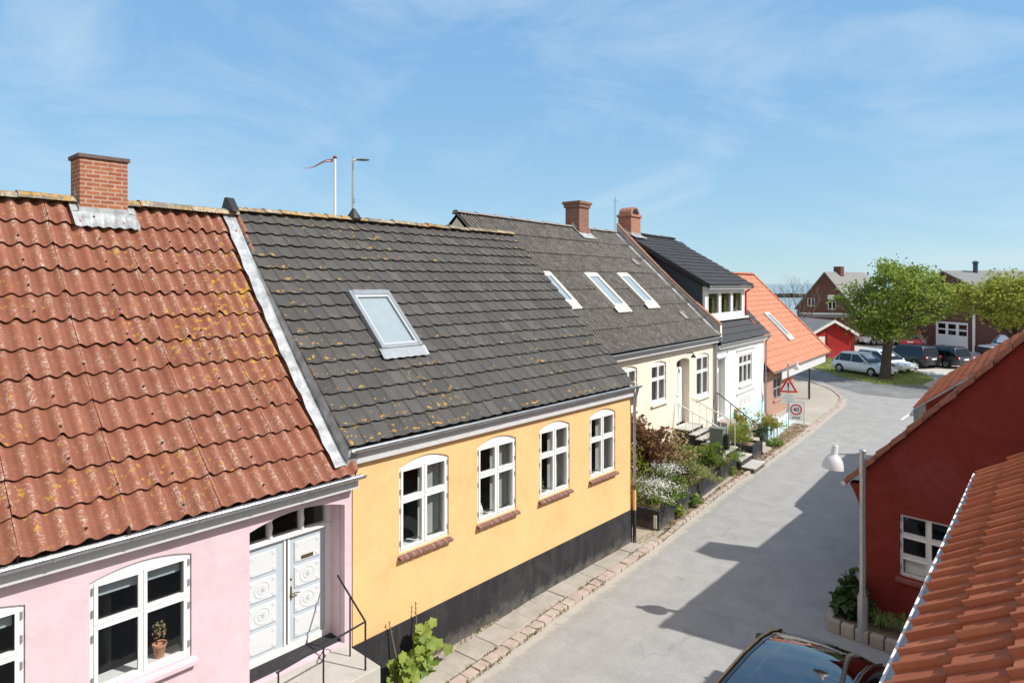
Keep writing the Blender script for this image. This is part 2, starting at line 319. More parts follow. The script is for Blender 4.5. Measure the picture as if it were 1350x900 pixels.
M['greyroof'] = rooftile('grey sheet roof', [(.2, .2, .2), (.24, .24, .235)], lthr=1.5, grime=.4)
M['ridge'] = rooftile('lichen covered ridge tile', [(.15, .13, .11), (.20, .17, .14)], (.52, .29, .05), .61, 12, 1.0, .47, .9, 1, .5, (.47, .41, .31))
M['ridgegrey'] = rooftile('grey ridge tile', [(.22, .21, .20), (.27, .26, .25)], lthr=1.5, white=.6, wthr=.55)
M['capslab'] = plain('dark chimney slab', (.13, .095, .085), .9, .35, 9, 0, .5, 30)
M['redsill'] = plain('red brown sill', (.24, .085, .06), .8, .2, 9)
M['glass'] = glass('window glass', (.9, .92, .92), .02)
M['carglass'] = glass('car glass', (.10, .12, .12), .10)
M['skyglass'] = glass('skylight glass', (.93, .95, .95), .07, .03, .8)
M['blind'] = plain('pale roller blind', (.36, .41, .44), .8, .06, 4)
M['alu'] = plain('grey aluminium frame', (.30, .32, .34), .4, .1, 9, .4)
M['alupale'] = plain('pale skylight frame', (.62, .60, .52), .5, .15, 9)
M['steel'] = plain('galvanised steel', (.45, .47, .49), .4, .15, 12, .7)
M['lamp'] = plain('pale grey lamp enamel', (.60, .61, .62), .4, .06, 5)
M['sashgrey'] = plain('grey sash', (.40, .43, .45), .4, .06, 5)
M['black'] = plain('black iron', (.02, .02, .022), .5, .1)
M['brass'] = plain('old brass', (.20, .15, .09), .4, .2, 20, .7)
M['asphalt'] = ground('asphalt', (.285, .282, .275), (.325, .322, .315), (.365, .362, .353), 1.6, 9, speck=.55, crack=.22, lines=1)
M['asphaltdark'] = ground('dark asphalt', (.15, .152, .155), (.20, .20, .202), (.27, .27, .27), .5, 14, crack=.5)
M['slab'] = ground('concrete paving', (.31, .275, .235), (.40, .365, .32), (.47, .435, .39), 1.6, 16)
M['cobble'] = ground('cobble strip', (.27, .23, .17), (.36, .31, .24), (.42, .37, .30), 3, 12, bm=.8, speck=.6)
M['kerb'] = ground('granite kerb', (.33, .27, .235), (.42, .345, .30), (.50, .42, .38), 2.5, 14)
M['gravel'] = ground('gravel yard', (.42, .39, .34), (.50, .47, .42), (.56, .53, .48), .25, 10)
M['paveconc'] = ground('pale concrete pavement', (.36, .33, .28), (.42, .39, .34), (.47, .44, .39), .5, 14)
M['soil'] = ground('brown bark and soil', (.17, .115, .075), (.26, .19, .135), (.34, .26, .19), 2, 14, bm=.9, speck=.6)
M['field'] = ground('rough ground', (.10, .12, .05), (.15, .15, .07), (.2, .18, .1), .2, 8)
M['lawn'] = ground('lawn', (.17, .22, .045), (.24, .28, .065), (.34, .33, .11), .8, 9, bm=.8)
M['stone'] = ground('pale step stone', (.40, .38, .34), (.46, .44, .40), (.52, .5, .46), 2, 20)
M['bark'] = plain('bark', (.09, .072, .058), .95, .4, 9, 0, .9, 18, .1, (3, 3, .6))
M['twig'] = plain('bare twig', (.16, .115, .095), .9, .2)
M['leaf'] = leafmat('tree leaf', [(.16, .24, .035), (.25, .34, .055), (.36, .42, .11), (.20, .28, .045)], .55)
M['leaf2'] = leafmat('yellow green tree leaf', [(.22, .27, .04), (.34, .38, .06), (.46, .46, .12), (.27, .32, .05)], .55)
M['green'] = leafmat('garden leaf', [(.12, .21, .04), (.20, .30, .06), (.30, .37, .11)], .5)
M['grey green'] = leafmat('grey green leaf', [(.24, .29, .09), (.38, .42, .18), (.30, .34, .11), (.36, .33, .17)], .5)
M['weed'] = leafmat('weed blade', [(.22, .22, .08), (.34, .30, .15), (.16, .20, .06)], .3)
M['lime'] = leafmat('lime leaf', [(.20, .27, .04), (.30, .36, .07), (.25, .3, .05)])
M['hollyhock'] = leafmat('hollyhock leaf', [(.10, .19, .03), (.24, .32, .06), (.34, .40, .08), (.16, .25, .04)], .4)
M['yellowgreen'] = leafmat('yellow flowering leaf', [(.32, .30, .05), (.45, .40, .09), (.25, .27, .06), (.5, .45, .14)])
M['redleaf'] = leafmat('dark red leaf', [(.10, .04, .03), (.20, .09, .05), (.30, .20, .10), (.13, .075, .045)], .4)
M['tanleaf'] = leafmat('tan leaf', [(.34, .25, .13), (.44, .34, .19), (.26, .24, .09)], .4)
M['deepgreen'] = leafmat('deep green leaf', [(.025, .055, .018), (.045, .085, .025), (.07, .12, .04)], .25)
M['petal'] = leafmat('white petal', [(.78, .77, .74), (.82, .82, .8)], .3)
M['yellowpetal'] = leafmat('yellow petal', [(.75, .5, .02), (.8, .58, .05)], .3)
M['terracotta'] = plain('terracotta', (.50, .24, .14), .8, .1)
M['tyre'] = plain('tyre rubber', (.018, .018, .019), .85, .2)
M['rim'] = plain('alloy rim', (.50, .51, .53), .3, .1, 9, .7)
M['trim'] = plain('black plastic trim', (.02, .02, .022), .5, .1)
M['carwhite'] = paint('white car paint', (.80, .80, .80))
M['carblack'] = paint('black car paint', (.010, .011, .014))
M['cargrey'] = paint('dark blue grey car paint', (.022, .026, .034))
M['carred'] = paint('red car paint', (.45, .016, .03))
M['lampred'] = plain('red lamp lens', (.45, .02, .02), .2, .1)
M['lampclear'] = plain('clear lamp lens', (.7, .72, .75), .12, .1)
M['signred'] = plain('sign red', (.55, .02, .03), .4, .05)
M['signwhite'] = plain('sign white', (.82, .82, .82), .4, .03)
M['signgrey'] = plain('sign grey print', (.42, .45, .47), .5, .05)
M['mailgreen'] = plain('grey green cabinet', (.15, .185, .165), .5, .1)
M['slate'] = plain('blue grey cladding', (.055, .075, .105), .6, .12, 3, 0, .3, 12, .3, (14, 14, .3))
M['olive'] = plain('olive curtain', (.16, .155, .07), .9, .25, 8)
M['vergetile'] = rooftile('weathered verge tile', [(.27, .115, .075), (.34, .15, .10), (.30, .13, .085)], lthr=1.5, grime=.5, white=.3)
M['sheer'] = plain('grey green curtain', (.36, .38, .36), .9, .1, 4)
M['flagred'] = plain('flag red cloth', (.28, .04, .07), .8, .1)
def sea_mat():
    m, t, b = newmat('sea water')
    c = ramp(t, noisen(t, .004, 5, .6, objco(t, (.25, 1, 1))), [(.3, (.17, .26, .29)), (.5, (.23, .33, .36)), (.7, (.32, .40, .42))])
    t.links.new(c, b.inputs['Base Color']); b.inputs['Roughness'].default_value = .5; b.inputs['Specular IOR Level'].default_value = .3
    bump(t, b, noisen(t, .6, 5, .6), .25, .3); return m
M['sea'] = sea_mat()

# ------------------------------------------------------------------ ground, street, pavements, sea
def sheet(name, pts, z, mat):
    mb = MB(); tri = tessellate_polygon([[Vector((p[0], p[1], 0)) for p in pts]]); mb.add([(p[0], p[1], z) for p in pts], tri)
    o = mb.build(name, mat)
    for p in o.data.polygons:
        if p.normal.z < 0: p.flip()
    return struct(o)
sheet('ground', [(-400,-300),(400,-300),(400,150),(-60,118),(-400,90)], -.03, M['field'])
sheet('sea', [(-14000,60),(-60,105),(14000,90),(14000,16000),(-14000,16000)], -.6, M['sea'])
KERB = [(-7.75,-4),(-8.2,6.2),(-8.36,8.6),(-8.57,11.2),(-8.81,15.5),(-9.16,19),(-9.44,21.9),(-9.68,26),(-9.9,29.2),(-10.3,34.5),(-10.75,39.5),(-10.95,41.6),(-11.55,44.1),(-12.8,46.8),(-14.8,49.4),(-17,51.4),(-24,56),(-40,64)]
sheet('street', KERB+[(-40,75),(-22,68),(-18,66),(-9,54),(4,54),(12,48),(12,-6)], 0, M['asphalt'])
sheet('side_road', [(-40,65.4),(-24,57.2),(-17.4,52.9),(-15,50.9),(-13.2,48.6),(-11.2,46.6),(-8.6,46.6),(-7.2,48.5),(-7.0,51.5),(-8.6,53.6),(-11.3,52.2),(-14.3,54.1),(-17.3,57.9),(-21,66.5),(-40,76)], .004, M['asphaltdark'])
sheet('parking_yard', [(-18.6,66.2),(-10.6,61.8),(-8.8,57),(-8.9,53.8),(-7.2,51),(3,52),(8,70),(4,80),(-22,104),(-34,100),(-34,84)], .006, M['gravel'])
mb = MB(); gp = [(-21.2,67.2),(-17.3,57.7),(-14.25,54.0),(-11.25,52.1),(-8.9,53.7),(-8.75,57.2),(-10.6,61.8),(-18.4,66.2)]
tri = tessellate_polygon([[Vector((p[0], p[1], 0)) for p in gp]]); mb.add([(p[0], p[1], .05) for p in gp], tri)
for i in range(len(gp)):
    a, b = gp[i], gp[(i+1) % len(gp)]; mb.face([(a[0],a[1],-.02),(b[0],b[1],-.02),(b[0],b[1],.05),(a[0],a[1],.05)])
struct(mb.build('lawn', M['lawn']))
mb = MB()
def inpoly(x, y, P):
    r = False
    for i in range(len(P)):
        a, b = P[i], P[i-1]
        if (a[1] > y) != (b[1] > y) and x < (b[0]-a[0])*(y-a[1])/(b[1]-a[1])+a[0]: r = not r
    return r
n = 0
while n < 6000:
    x, y = random.uniform(-21.5,-8.7), random.uniform(52,67.3)
    if inpoly(x, y, gp) and noise.noise(Vector((x*.4, y*.4, 3))) > -.25-random.random()*.3:
        h = random.uniform(.06, .22); a = random.uniform(0, PI); dx, dy = math.cos(a)*.05, math.sin(a)*.05
        mb.face([(x-dx, y-dy, .045), (x+dx, y+dy, .045), (x+random.uniform(-.06,.06), y+random.uniform(-.06,.06), h)]); n += 1
tag(mb.build('grass', M['grey green'], fix=False), 'rough tufts of grass growing on the lawn under the tree', 'grass', kind='stuff')
# pavement: kerb stones, slabs, cobble strip
def along(P, d0, d1, step):
    out = []; acc = 0; tgt = d0
    for i in range(len(P)-1):
        a, b = Vector(P[i]), Vector(P[i+1]); L = (b-a).length
        while tgt <= acc+L and tgt < d1:
            t = (tgt-acc)/L; out.append((a.lerp(b, t), (b-a).normalized())); tgt += step
        acc += L
    return out
mb = MB()
for p, d in along(KERB, 3, 84, .30):
    nrm = Vector((-d.y, d.x)); ang = math.atan2(d.y, d.x)+random.gauss(0, .025)
    w_ = (.225 if p.y < 16.3 or p.y > 33 else .13)+random.uniform(-.02, .02); ln = .292+random.uniform(-.025, .006)
    c = p+nrm*(w_/2+random.uniform(-.012, .012))
    Mx = Matrix.Translation((c.x, c.y, .028+random.gauss(0, .006))) @ Matrix.Rotation(ang, 4, 'Z') @ Matrix.Rotation(random.gauss(0, .03), 4, 'X')
    mb.xbox(Mx, ln, w_, .14)
struct(mb.build('kerb', M['kerb'], bevel=.014))
mb = MB(); mb2 = MB(); mb3 = MB()
for p, d in along(KERB, 3, 24.4, .62):
    if p.y > 15.6: continue
    wid = abs(p.x+.26+9.4)
    for (a, b) in ((.27, .27+.56),):
        c = Vector((p.x-(a+b)/2, p.y))
        Mx = Matrix.Translation((c.x, c.y, .055+random.gauss(0, .004))) @ Matrix.Rotation(math.atan2(d.y, d.x)+random.gauss(0, .008), 4, 'Z') @ Matrix.Rotation(random.gauss(0, .008), 4, 'X')
        mb.xbox(Mx, .612, b-a-.006, .1)
for p, d in along(KERB, 24.5, 27, .62):
    for k in range(2): 
        mb.xbox(Matrix.Translation((p.x-.55-k*.58, p.y, .055)) @ Matrix.Rotation(math.atan2(d.y, d.x), 4, 'Z'), .6, .56, .1)
struct(mb.build('pavement_slabs', M['slab'], bevel=.01))
mb2.add([(-12.3,-4,.06),(-7.95,-4,.06),(-8.4,6.2,.06),(-8.79,11.2,.06),(-9.02,15.5,.06),(-9.2,17.2,.06),(-11.8,17.2,.06),(-11.8,15.5,.06)], [(0,1,2,3,4,5,6,7)])
for k in range(900):
    y = random.uniform(1, 16.6); x = -9.38+random.random()**1.4*(.42 if y < 15.4 else .2); r = random.uniform(.025, .06)
    vs = [Vector((math.cos(a)*r*random.uniform(.7,1.1), math.sin(a)*r*random.uniform(.7,1.1), 0)) for a in [i*PI/3 for i in range(6)]]
    top = [v*.55+Vector((0,0,r*.55)) for v in vs]; mb2.rings([[v+Vector((x, y, .055)) for v in vs], [v+Vector((x, y, .055)) for v in top]], True)
struct(mb2.build('cobble_strip', M['cobble'], smooth=60))
mb3.add([(-9.08,17.2,.055),(-9.27,19,.055),(-9.55,21.9,.055),(-9.80,26,.055),(-10.02,29.2,.055),(-10.42,34.3,.055),(-13.2,34.3,.055),(-12.4,26,.055),(-11.6,17.2,.055)], [tuple(range(9))])
for k in range(700):
    y = random.uniform(17, 34.3); x = -9.0-(y-17)*.083-random.uniform(.08,.8); r = random.uniform(.02,.06)
    mb3.leaf((x, y, .07), r*2.4, 0, 2.5, .8)
struct(mb3.build('bark_verge', M['soil']))
sheet('corner_pavement', [(-10.52,34.3),(-10.98,39.6),(-11.2,41.7),(-11.78,44.0),(-13,46.7),(-15,49.2),(-17.2,51.2),(-24.2,55.8),(-40,63.8),(-40,34.3)], .06, M['paveconc'])
mb = MB()
for k in range(4): mb.box(-7.5+k*-.02, -7.38+k*-.02, 39.2+k*.0, 42.0, .004, .008) if k == 0 else None
struct(mb.build('lane_marking', M['signwhite']))

mb = MB(); random.seed(77)
for k in range(2600):
    y = random.uniform(2, 33) if random.random() < .6 else random.uniform(6, 17)
    x0 = [KERB[i][0]+(KERB[i+1][0]-KERB[i][0])*(y-KERB[i][1])/(KERB[i+1][1]-KERB[i][1]) for i in range(len(KERB)-1) if KERB[i][1] <= y < KERB[i+1][1]][0]
    m = random.random(); x = x0-.25-random.gauss(0,.02) if m < .4 else (x0+.02+random.gauss(0,.02) if m < .6 else (-9.38+abs(random.gauss(0,.1)) if y < 15.4 else x0-random.uniform(.2,.8)))
    if noise.noise(Vector((x*1.5, y*1.3, 1))) < .02: continue
    h = random.uniform(.02, .085); a = random.uniform(0, PI); dx, dy = math.cos(a)*.02, math.sin(a)*.02
    mb.face([(x-dx, y-dy, .05), (x+dx, y+dy, .05), (x+random.uniform(-.05,.05), y+random.uniform(-.05,.05), .06+h)])
tag(mb.build('weeds', M['weed'], fix=False), 'small dry weeds growing in the joints of the pavement', 'weeds', kind='stuff')
def sandmat():
    m = bpy.data.materials.new('sand dust'); m.use_nodes = True; t = m.node_tree; b = t.nodes['Principled BSDF']; b.inputs['Base Color'].default_value = (.50, .47, .42, 1); b.inputs['Roughness'].default_value = .95
    uvx = N(t, 'ShaderNodeVertexColor', layer_name='edge'); sx = N(t, 'ShaderNodeSeparateColor'); t.links.new(uvx.outputs[0], sx.inputs[0])
    a = N(t, 'ShaderNodeMath', operation='MULTIPLY_ADD'); a.inputs[1].default_value = 1.5; t.links.new(noisen(t, 3.5, 8, .75), a.inputs[0]); sb_ = N(t, 'ShaderNodeMath', operation='SUBTRACT'); sb_.inputs[1].default_value = .75; t.links.new(sx.outputs[0], sb_.inputs[0]); t.links.new(sb_.outputs[0], a.inputs[2])
    t.links.new(ramp(t, a.outputs[0], [(.25, 0), (.75, .75)]), b.inputs['Alpha']); return m
mb = MB(); cl_ = []
for i in range(1, 12):
    (x0, y0), (x1, y1) = KERB[i], KERB[i+1]; mb.face([(x0,y0,.004),(x0+.55,y0,.004),(x1+.55,y1,.004),(x1,y1,.004)]); cl_ += [1,0,0,1]
o_ = mb.build('gutter_sand', M['asphalt'], fix=False); ca = o_.data.color_attributes.new('edge', 'FLOAT_COLOR', 'CORNER')
for li, c_ in enumerate(cl_): ca.data[li].color = (c_, c_, c_, 1)
o_.data.materials[0] = sandmat(); struct(o_)

# ------------------------------------------------------------------ house kit (local X along the facade, Y into the house, Z up)
def arch(u0, u1, z0, z1, rise=0, n=10):
    p = [(u0, z0), (u1, z0), (u1, z1)]
    if rise:
        for k in range(1, n): t = k/n; p.append((u1+(u0-u1)*t, z1+rise*4*t*(1-t)))
    p.append((u0, z1)); return p
def rect(u0, u1, z0, z1): return [(u0, z0), (u1, z0), (u1, z1), (u0, z1)]
def window(root, u0, u1, z0, z1, rise=.1, cols=2, rows=(.36,), y=.07, sill='brick', mat='white', hinges=True, fr=.075, bar=.07, name='window', sash=True, depthshift=0, shear=0, ext=.0):
    rowsz = [z1]+[z1-(z1-z0)*r for r in rows]+[z0]
    W = (u1-u0); holes = []; mb = MB(); fw = fr; cw = (W-2*fw-(cols-1)*bar)/cols
    for c in range(cols):
        a = u0+fw+c*(cw+bar); b = a+cw
        for r in range(len(rowsz)-1):
            zt = rowsz[r]-(fw*.75 if r == 0 else bar/2); zb = rowsz[r+1]+(fw if r == len(rowsz)-2 else bar/2)
            holes.append((a, b, zb, zt))
    s = .045 if sash else .012
    g = .004
    mb.panel(arch(u0+g, u1-g, z0+g, z1-g, rise), [rect(*h) for h in holes], y, y+.07)
    for (a, b, zb, zt) in holes:
        e = s*.75; yy = y-.016
        for q in ((a-e, b+e, zt-s*.3, zt+e), (a-e, b+e, zb-e, zb+s*.3)): mb.box(q[0], q[1], yy, y+.004, q[2], q[3])
        for q in ((a-e, a+s*.3), (b-s*.3, b+e)): mb.box(q[0], q[1], yy, y+.004, zb+s*.3, zt-s*.3)
    o = mb.build(name, M[mat], root, bevel=.004, shear=shear)
    pb = MB()
    for (a, b, zb, zt) in holes: pb.face([(a-.005, y+.04, zb-.005), (b+.005, y+.04, zb-.005), (b+.005, y+.04, zt+.005), (a-.005, y+.04, zt+.005)])
    pb.build('pane', M['glass'], o, shear=shear)
    if hinges:
        hb = MB()
        for zz in (z0+.18, z0+(z1-z0)*.5, z0+(z1-z0)*.72, z1-.12):
            for x in (u0+fr*.42, u1-fr*.42): hb.box(x-.012, x+.012, y-.024, y-.002, zz-.045, zz+.045)
        hb.build('hinge', M['alu'], o, shear=shear)
    sb = MB()
    if sill == 'brick':
        for k in range(6):
            a = u0-.04+k*(W+.08)/6; sb.prism([(a+.004, .06, z0-.005), (a+.004, -.105, z0-.05), (a+.004, -.105, z0-.10), (a+.004, .06, z0-.07)], ((W+.08)/6-.008, 0, 0))
        sb.build('sill', M['sill'], o, bevel=.008, shear=shear)
    elif sill:
        sb.prism([(u0-.06, .06, z0-.003), (u0-.06, -.10, z0-.035), (u0-.06, -.10, z0-.10), (u0-.06, .06, z0-.10)], (W+.12, 0, 0)); sb.build('sill', M[sill], o, bevel=.008, shear=shear)
    return o
def shell(root, L, W, zw, zr, holes, mat, thick=.38, hole_depth=.07, vr=None, u0=0, shear=0, room=True, front_y=0, nodoor=()):
    vr = vr or W/2; mb = MB()
    mb.panel(rect(u0, L, -.1, zw), holes, front_y, front_y+hole_depth+.09, back=False)
    for x in (u0, L): mb.face([(x, front_y, -.1), (x, W, -.1), (x, W, zw), (x, vr, zr), (x, front_y, zw)])
    mb.face([(u0, W, -.1), (L, W, -.1), (L, W, zw), (u0, W, zw)])
    wl = mb.build('wall', mat, root, shear=shear)
    if room and holes:
        ib = MB(); D = 3.4
        for l in holes:
            if l in nodoor: continue
            for i in range(len(l)):
                a, b = l[i], l[(i+1) % len(l)]; ib.face([(a[0], front_y+hole_depth+.08, a[1]), (b[0], front_y+hole_depth+.08, b[1]), (b[0], front_y+thick, b[1]), (a[0], front_y+thick, a[1])], 1)
        x0, x1, z0, z1 = u0+.1, L-.1, .55, zw-.05
        ib.face([(x0,D,z0),(x1,D,z0),(x1,D,z1),(x0,D,z1)]); ib.face([(x0,.38,z0),(x1,.38,z0),(x1,D,z0),(x0,D,z0)]); ib.face([(x0,.38,z1),(x1,.38,z1),(x1,D,z1),(x0,D,z1)])
        ib.face([(x0,.38,z0),(x0,D,z0),(x0,D,z1),(x0,.38,z1)]); ib.face([(x1,.38,z0),(x1,D,z0),(x1,D,z1),(x1,.38,z1)])
        nb = max(1, int((x1-x0)/3.2))
        for k in range(1, nb): xx = x0+(x1-x0)*k/nb; ib.face([(xx,.5,z0),(xx,D,z0),(xx,D,z1),(xx,.5,z1)])
        ib.build('interior', [M['room'], M['inner']], root, fix=False, shear=shear)
    return wl
PROF = {
 'wave': ([k/10 for k in range(11)], [.5+.5*math.cos(2*PI*k/10) for k in range(11)]),
 'fine': ([k/6 for k in range(7)], [.5+.5*math.cos(2*PI*k/6) for k in range(7)]),
 'conc': ([0,.07,.16,.25,.34,.46,.60,.74,.86,.95,1.0], [.55,.92,1,.9,.55,.22,.08,.08,.2,.38,.5]),
 'nearpan': ([0,.03,.1,.3,.5,.62,.70,.77,.84,.90,.95,.985,1.0], [0,0,0,.02,.04,.08,.25,.62,.93,1,.88,.5,.18]),
 'pan': ([0,.07,.14,.21,.28,.36,.46,.6,.76,.9,1.0], [.62,.93,1,.93,.62,.25,.05,0,.06,.22,.42]),
 'flat': ([0,.5,1.0], [.3,.55,.3]),
}
def tiles(u0, u1, e, r, prof, tw, course, amp, lip, nw=1, jit=.003, over=.04, sag=0, skip=None, ujit=0, clip=None, lift=.03, ends=True, gap=0, chip=0):
    """one roof slope of separate overlapping tiles or sheets; e=(v,z) at the eave, r=(v,z) at the ridge"""
    mb = MB(); ev, ez = e; dv, dz = r[0]-ev, r[1]-ez; L = math.hypot(dv, dz); dv /= L; dz /= L; nv, nz = -dz, dv
    ts, hs = PROF[prof]; nc = max(1, round(L/course)); cs = L/nc; nt_ = max(1, round((u1-u0)/tw)); w_ = (u1-u0)/nt_
    def P(u, s, h):
        if sag: h -= sag*math.sin(PI*min(max(s/L, 0), 1))
        return (u, ev+dv*s+nv*h, ez+dz*s+nz*h)
    for c in range(nc):
        s0 = c*cs-(.0 if c else .03); s1 = min((c+1)*cs+over, L)
        for k in range(nt_):
            ua = u0+k*w_; um = ua+w_/2
            if skip and skip(um, (s0+s1)/2): continue
            j0, j1 = random.gauss(0, jit), random.gauss(0, jit*.5); du = random.gauss(0, ujit); ds = random.gauss(0, jit*1.5)
            us = []; hh = []
            for q in range(nw):
                for t, h in zip(ts, hs):
                    if q and t == 0: continue
                    us.append(ua+gap+(w_-gap)*(q+t)/nw+du); hh.append(h*amp)
            n = len(us)
            lo = [P(us[i], s0+ds, hh[i]+lip+lift+j0) for i in range(n)]; hi = [P(us[i], s1, hh[i]+lift*.6+j1-.004) for i in range(n)]
            if chip:
                for i in range(n):
                    if hh[i] > amp*.93 and random.random() < chip:
                        dd_ = random.uniform(.015, .05); up_ = random.uniform(.004, .02)
                        for q_, f_ in ((-2, .4), (-1, .85), (0, 1), (1, .85), (2, .4)):
                            if 0 <= i+q_ < n: lo[i+q_] = P(us[i+q_], s0+ds+dd_*f_, hh[i+q_]+lip+lift+j0+up_*f_)
            fr = [Vector(p_)-Vector((0, nv, nz))*.014 for p_ in lo]
            fr2 = [P(us[i], s0+ds+.03, hh[i]*.5+lift*.4) for i in range(n)]
            mb.add(fr+lo+hi, [(i, i+1, n+i+1, n+i) for i in range(n-1)]+[(n+i, n+i+1, 2*n+i+1, 2*n+i) for i in range(n-1)])
            if ends: mb.add([lo[0], hi[0], P(us[0], s1, -.0), P(us[0], s0+ds, 0), lo[-1], hi[-1], P(us[-1], s1, 0), P(us[-1], s0+ds, 0)], [(0,1,2,3), (4,7,6,5)])
    return mb
def roof(root, u0, u1, e, r, W, mat, back=True, under=True, gx=0, **kw):
    """front slope of tiles with a deck beneath and a plain back slope"""
    mb = tiles(u0, u1, e, r, **kw); o = mb.build('roof', mat, root, smooth=38, fix=False)
    d = MB(); sg = kw.get('sag', 0)
    nv, nz = -(r[1]-e[1]), (r[0]-e[0]); q = math.hypot(nv, nz); nv, nz = nv/q*.012, nz/q*.012
    if not sg: d.face([(u0+.01, e[0]+.02, e[1]+.005), (u1-.01, e[0]+.02, e[1]+.005), (u1-.01, r[0], r[1]-.01), (u0+.01, r[0], r[1]-.01)])
    d.face([(u0, W-e[0], e[1]), (u1, W-e[0], e[1]), (u1, r[0], r[1]), (u0, r[0], r[1])], 1)
    d.build('roof_deck', [M['dark'], mat], root, fix=False)
    return o
def ridgecaps(root, u0, u1, v, z, mat, rad=.13, step=.42, drop=0, shear=0):
    mb = MB(); n = max(1, round((u1-u0)/step)); w_ = (u1-u0)/n
    for k in range(n):
        a, b = u0+k*w_-.02, u0+(k+1)*w_+.015; zz = z+drop*(k/n)+random.gauss(0, .006); rs = []
        for x, rr in ((a, rad), (b, rad*.9)):
            rs.append([Vector((x, v+math.cos(t)*rr*1.25, zz-.05+math.sin(t)*rr+(0 if x == a else -.006))) for t in [PI*i/8-.25+.5*(i/8) * 0 for i in range(9)]])
        mb.rings(rs, True, 0, False)
    return mb.build('ridge_cap', mat, root, smooth=40, shear=shear)
def gutter(root, u0, u1, v, z, r=.065, mat='zinc', brackets=True, drop=0):
    mb = MB(); pr = [(v+math.cos(t)*r, z+math.sin(t)*r) for t in [PI+PI*i/8 for i in range(9)]]
    pi_ = [(v+math.cos(t)*(r-.008), z+math.sin(t)*(r-.008)) for t in [PI+PI*i/8 for i in range(9)]][::-1]
    pr = [(v-r-.014, z+.008), (v-r-.014, z-.006)]+pr[0:]+pi_; 
    mb.rings([[Vector((u0, a, b)) for a, b in pr], [Vector((u1, a, b+drop)) for a, b in pr]], True)
    if brackets:
        n = int((u1-u0)/.85)
        for k in range(n+1):
            u = u0+.2+k*(u1-u0-.4)/max(1, n); zz = z+drop*(u-u0)/(u1-u0)
            mb.rings([[Vector((u-.014, v+math.cos(t)*q, zz+math.sin(t)*q)) for q in (r+.008,) for t in [PI+PI*i/6 for i in range(7)]], [Vector((u+.014, v+math.cos(t)*(r+.008), zz+math.sin(t)*(r+.008))) for t in [PI+PI*i/6 for i in range(7)]]], False, 0, False)
    return mb.build('gutter', M[mat], root, smooth=40)
def box_part(name, root, mat, *b, bevel=.006):
    mb = MB(); mb.box(*b); return mb.build(name, mat, root, bevel=bevel)
def skylight(root, u0, u1, s0, s1, e, r, frame='alu', h=.07, open_=0, apron=.16, blind=True, topbox=True):
    ev, ez = e; dv, dz = r[0]-ev, r[1]-ez; L = math.hypot(dv, dz); dv /= L; dz /= L; nv, nz = -dz, dv
    P = lambda u, s, k: Vector((u, ev+dv*s+nv*k, ez+dz*s+nz*k))
    def bx(mb, a, b, s, t, k0, k1, mi=0):
        mb.add([P(a,s,k0),P(b,s,k0),P(b,t,k0),P(a,t,k0),P(a,s,k1),P(b,s,k1),P(b,t,k1),P(a,t,k1)], [(0,3,2,1),(4,5,6,7),(0,1,5,4),(1,2,6,5),(2,3,7,6),(3,0,4,7)], mi)
    mb = MB(); f = .085; k0, k1 = .0, .125+h
    bx(mb, u0, u0+f, s0, s1, k0, k1); bx(mb, u1-f, u1, s0, s1, k0, k1); bx(mb, u0+f, u1-f, s0, s0+f, k0, k1-.01); bx(mb, u0+f, u1-f, s1-f*1.5, s1, k0, k1+.012)
    o = mb.build('skylight', M[frame], root, bevel=.008)
    ib = MB(); i = .05
    a, b, c, d = u0+f, u1-f, s0+f, s1-f*1.5
    bx(ib, a, a+i, c, d, k1-.05, k1-.012); bx(ib, b-i, b, c, d, k1-.05, k1-.012); bx(ib, a+i, b-i, c, c+i, k1-.05, k1-.014); bx(ib, a+i, b-i, d-i*1.4, d, k1-.05, k1-.014)
    ib.build('sash', M['sashgrey' if frame == 'alu' else 'white'], o, bevel=.004)
    g = MB(); g.face([P(a+i*.5, c+i*.5, k1-.03), P(b-i*.5, c+i*.5, k1-.03), P(b-i*.5, d-i*.5, k1-.03), P(a+i*.5, d-i*.5, k1-.03)]); g.build('pane', M['skyglass'], o)
    if blind:
        q = MB(); q.face([P(a, c, k1-.065), P(b, c, k1-.065), P(b, d, k1-.065), P(a, d, k1-.065)]); q.build('blind', M['blind'], o)
    if apron:
        q = MB(); nn = 12; lo = []; hi = []
        for k in range(nn+1):
            u = u0-.06+(u1-u0+.12)*k/nn; lo.append(P(u, s0-apron, .122+.012*math.cos(k*PI))); hi.append(P(u, s0+.01, .15))
        q.rings([lo, hi], False, 0, False); q.build('flashing', M['alu'] if frame == 'alu' else M['alupale'], o, smooth=60)
    return o
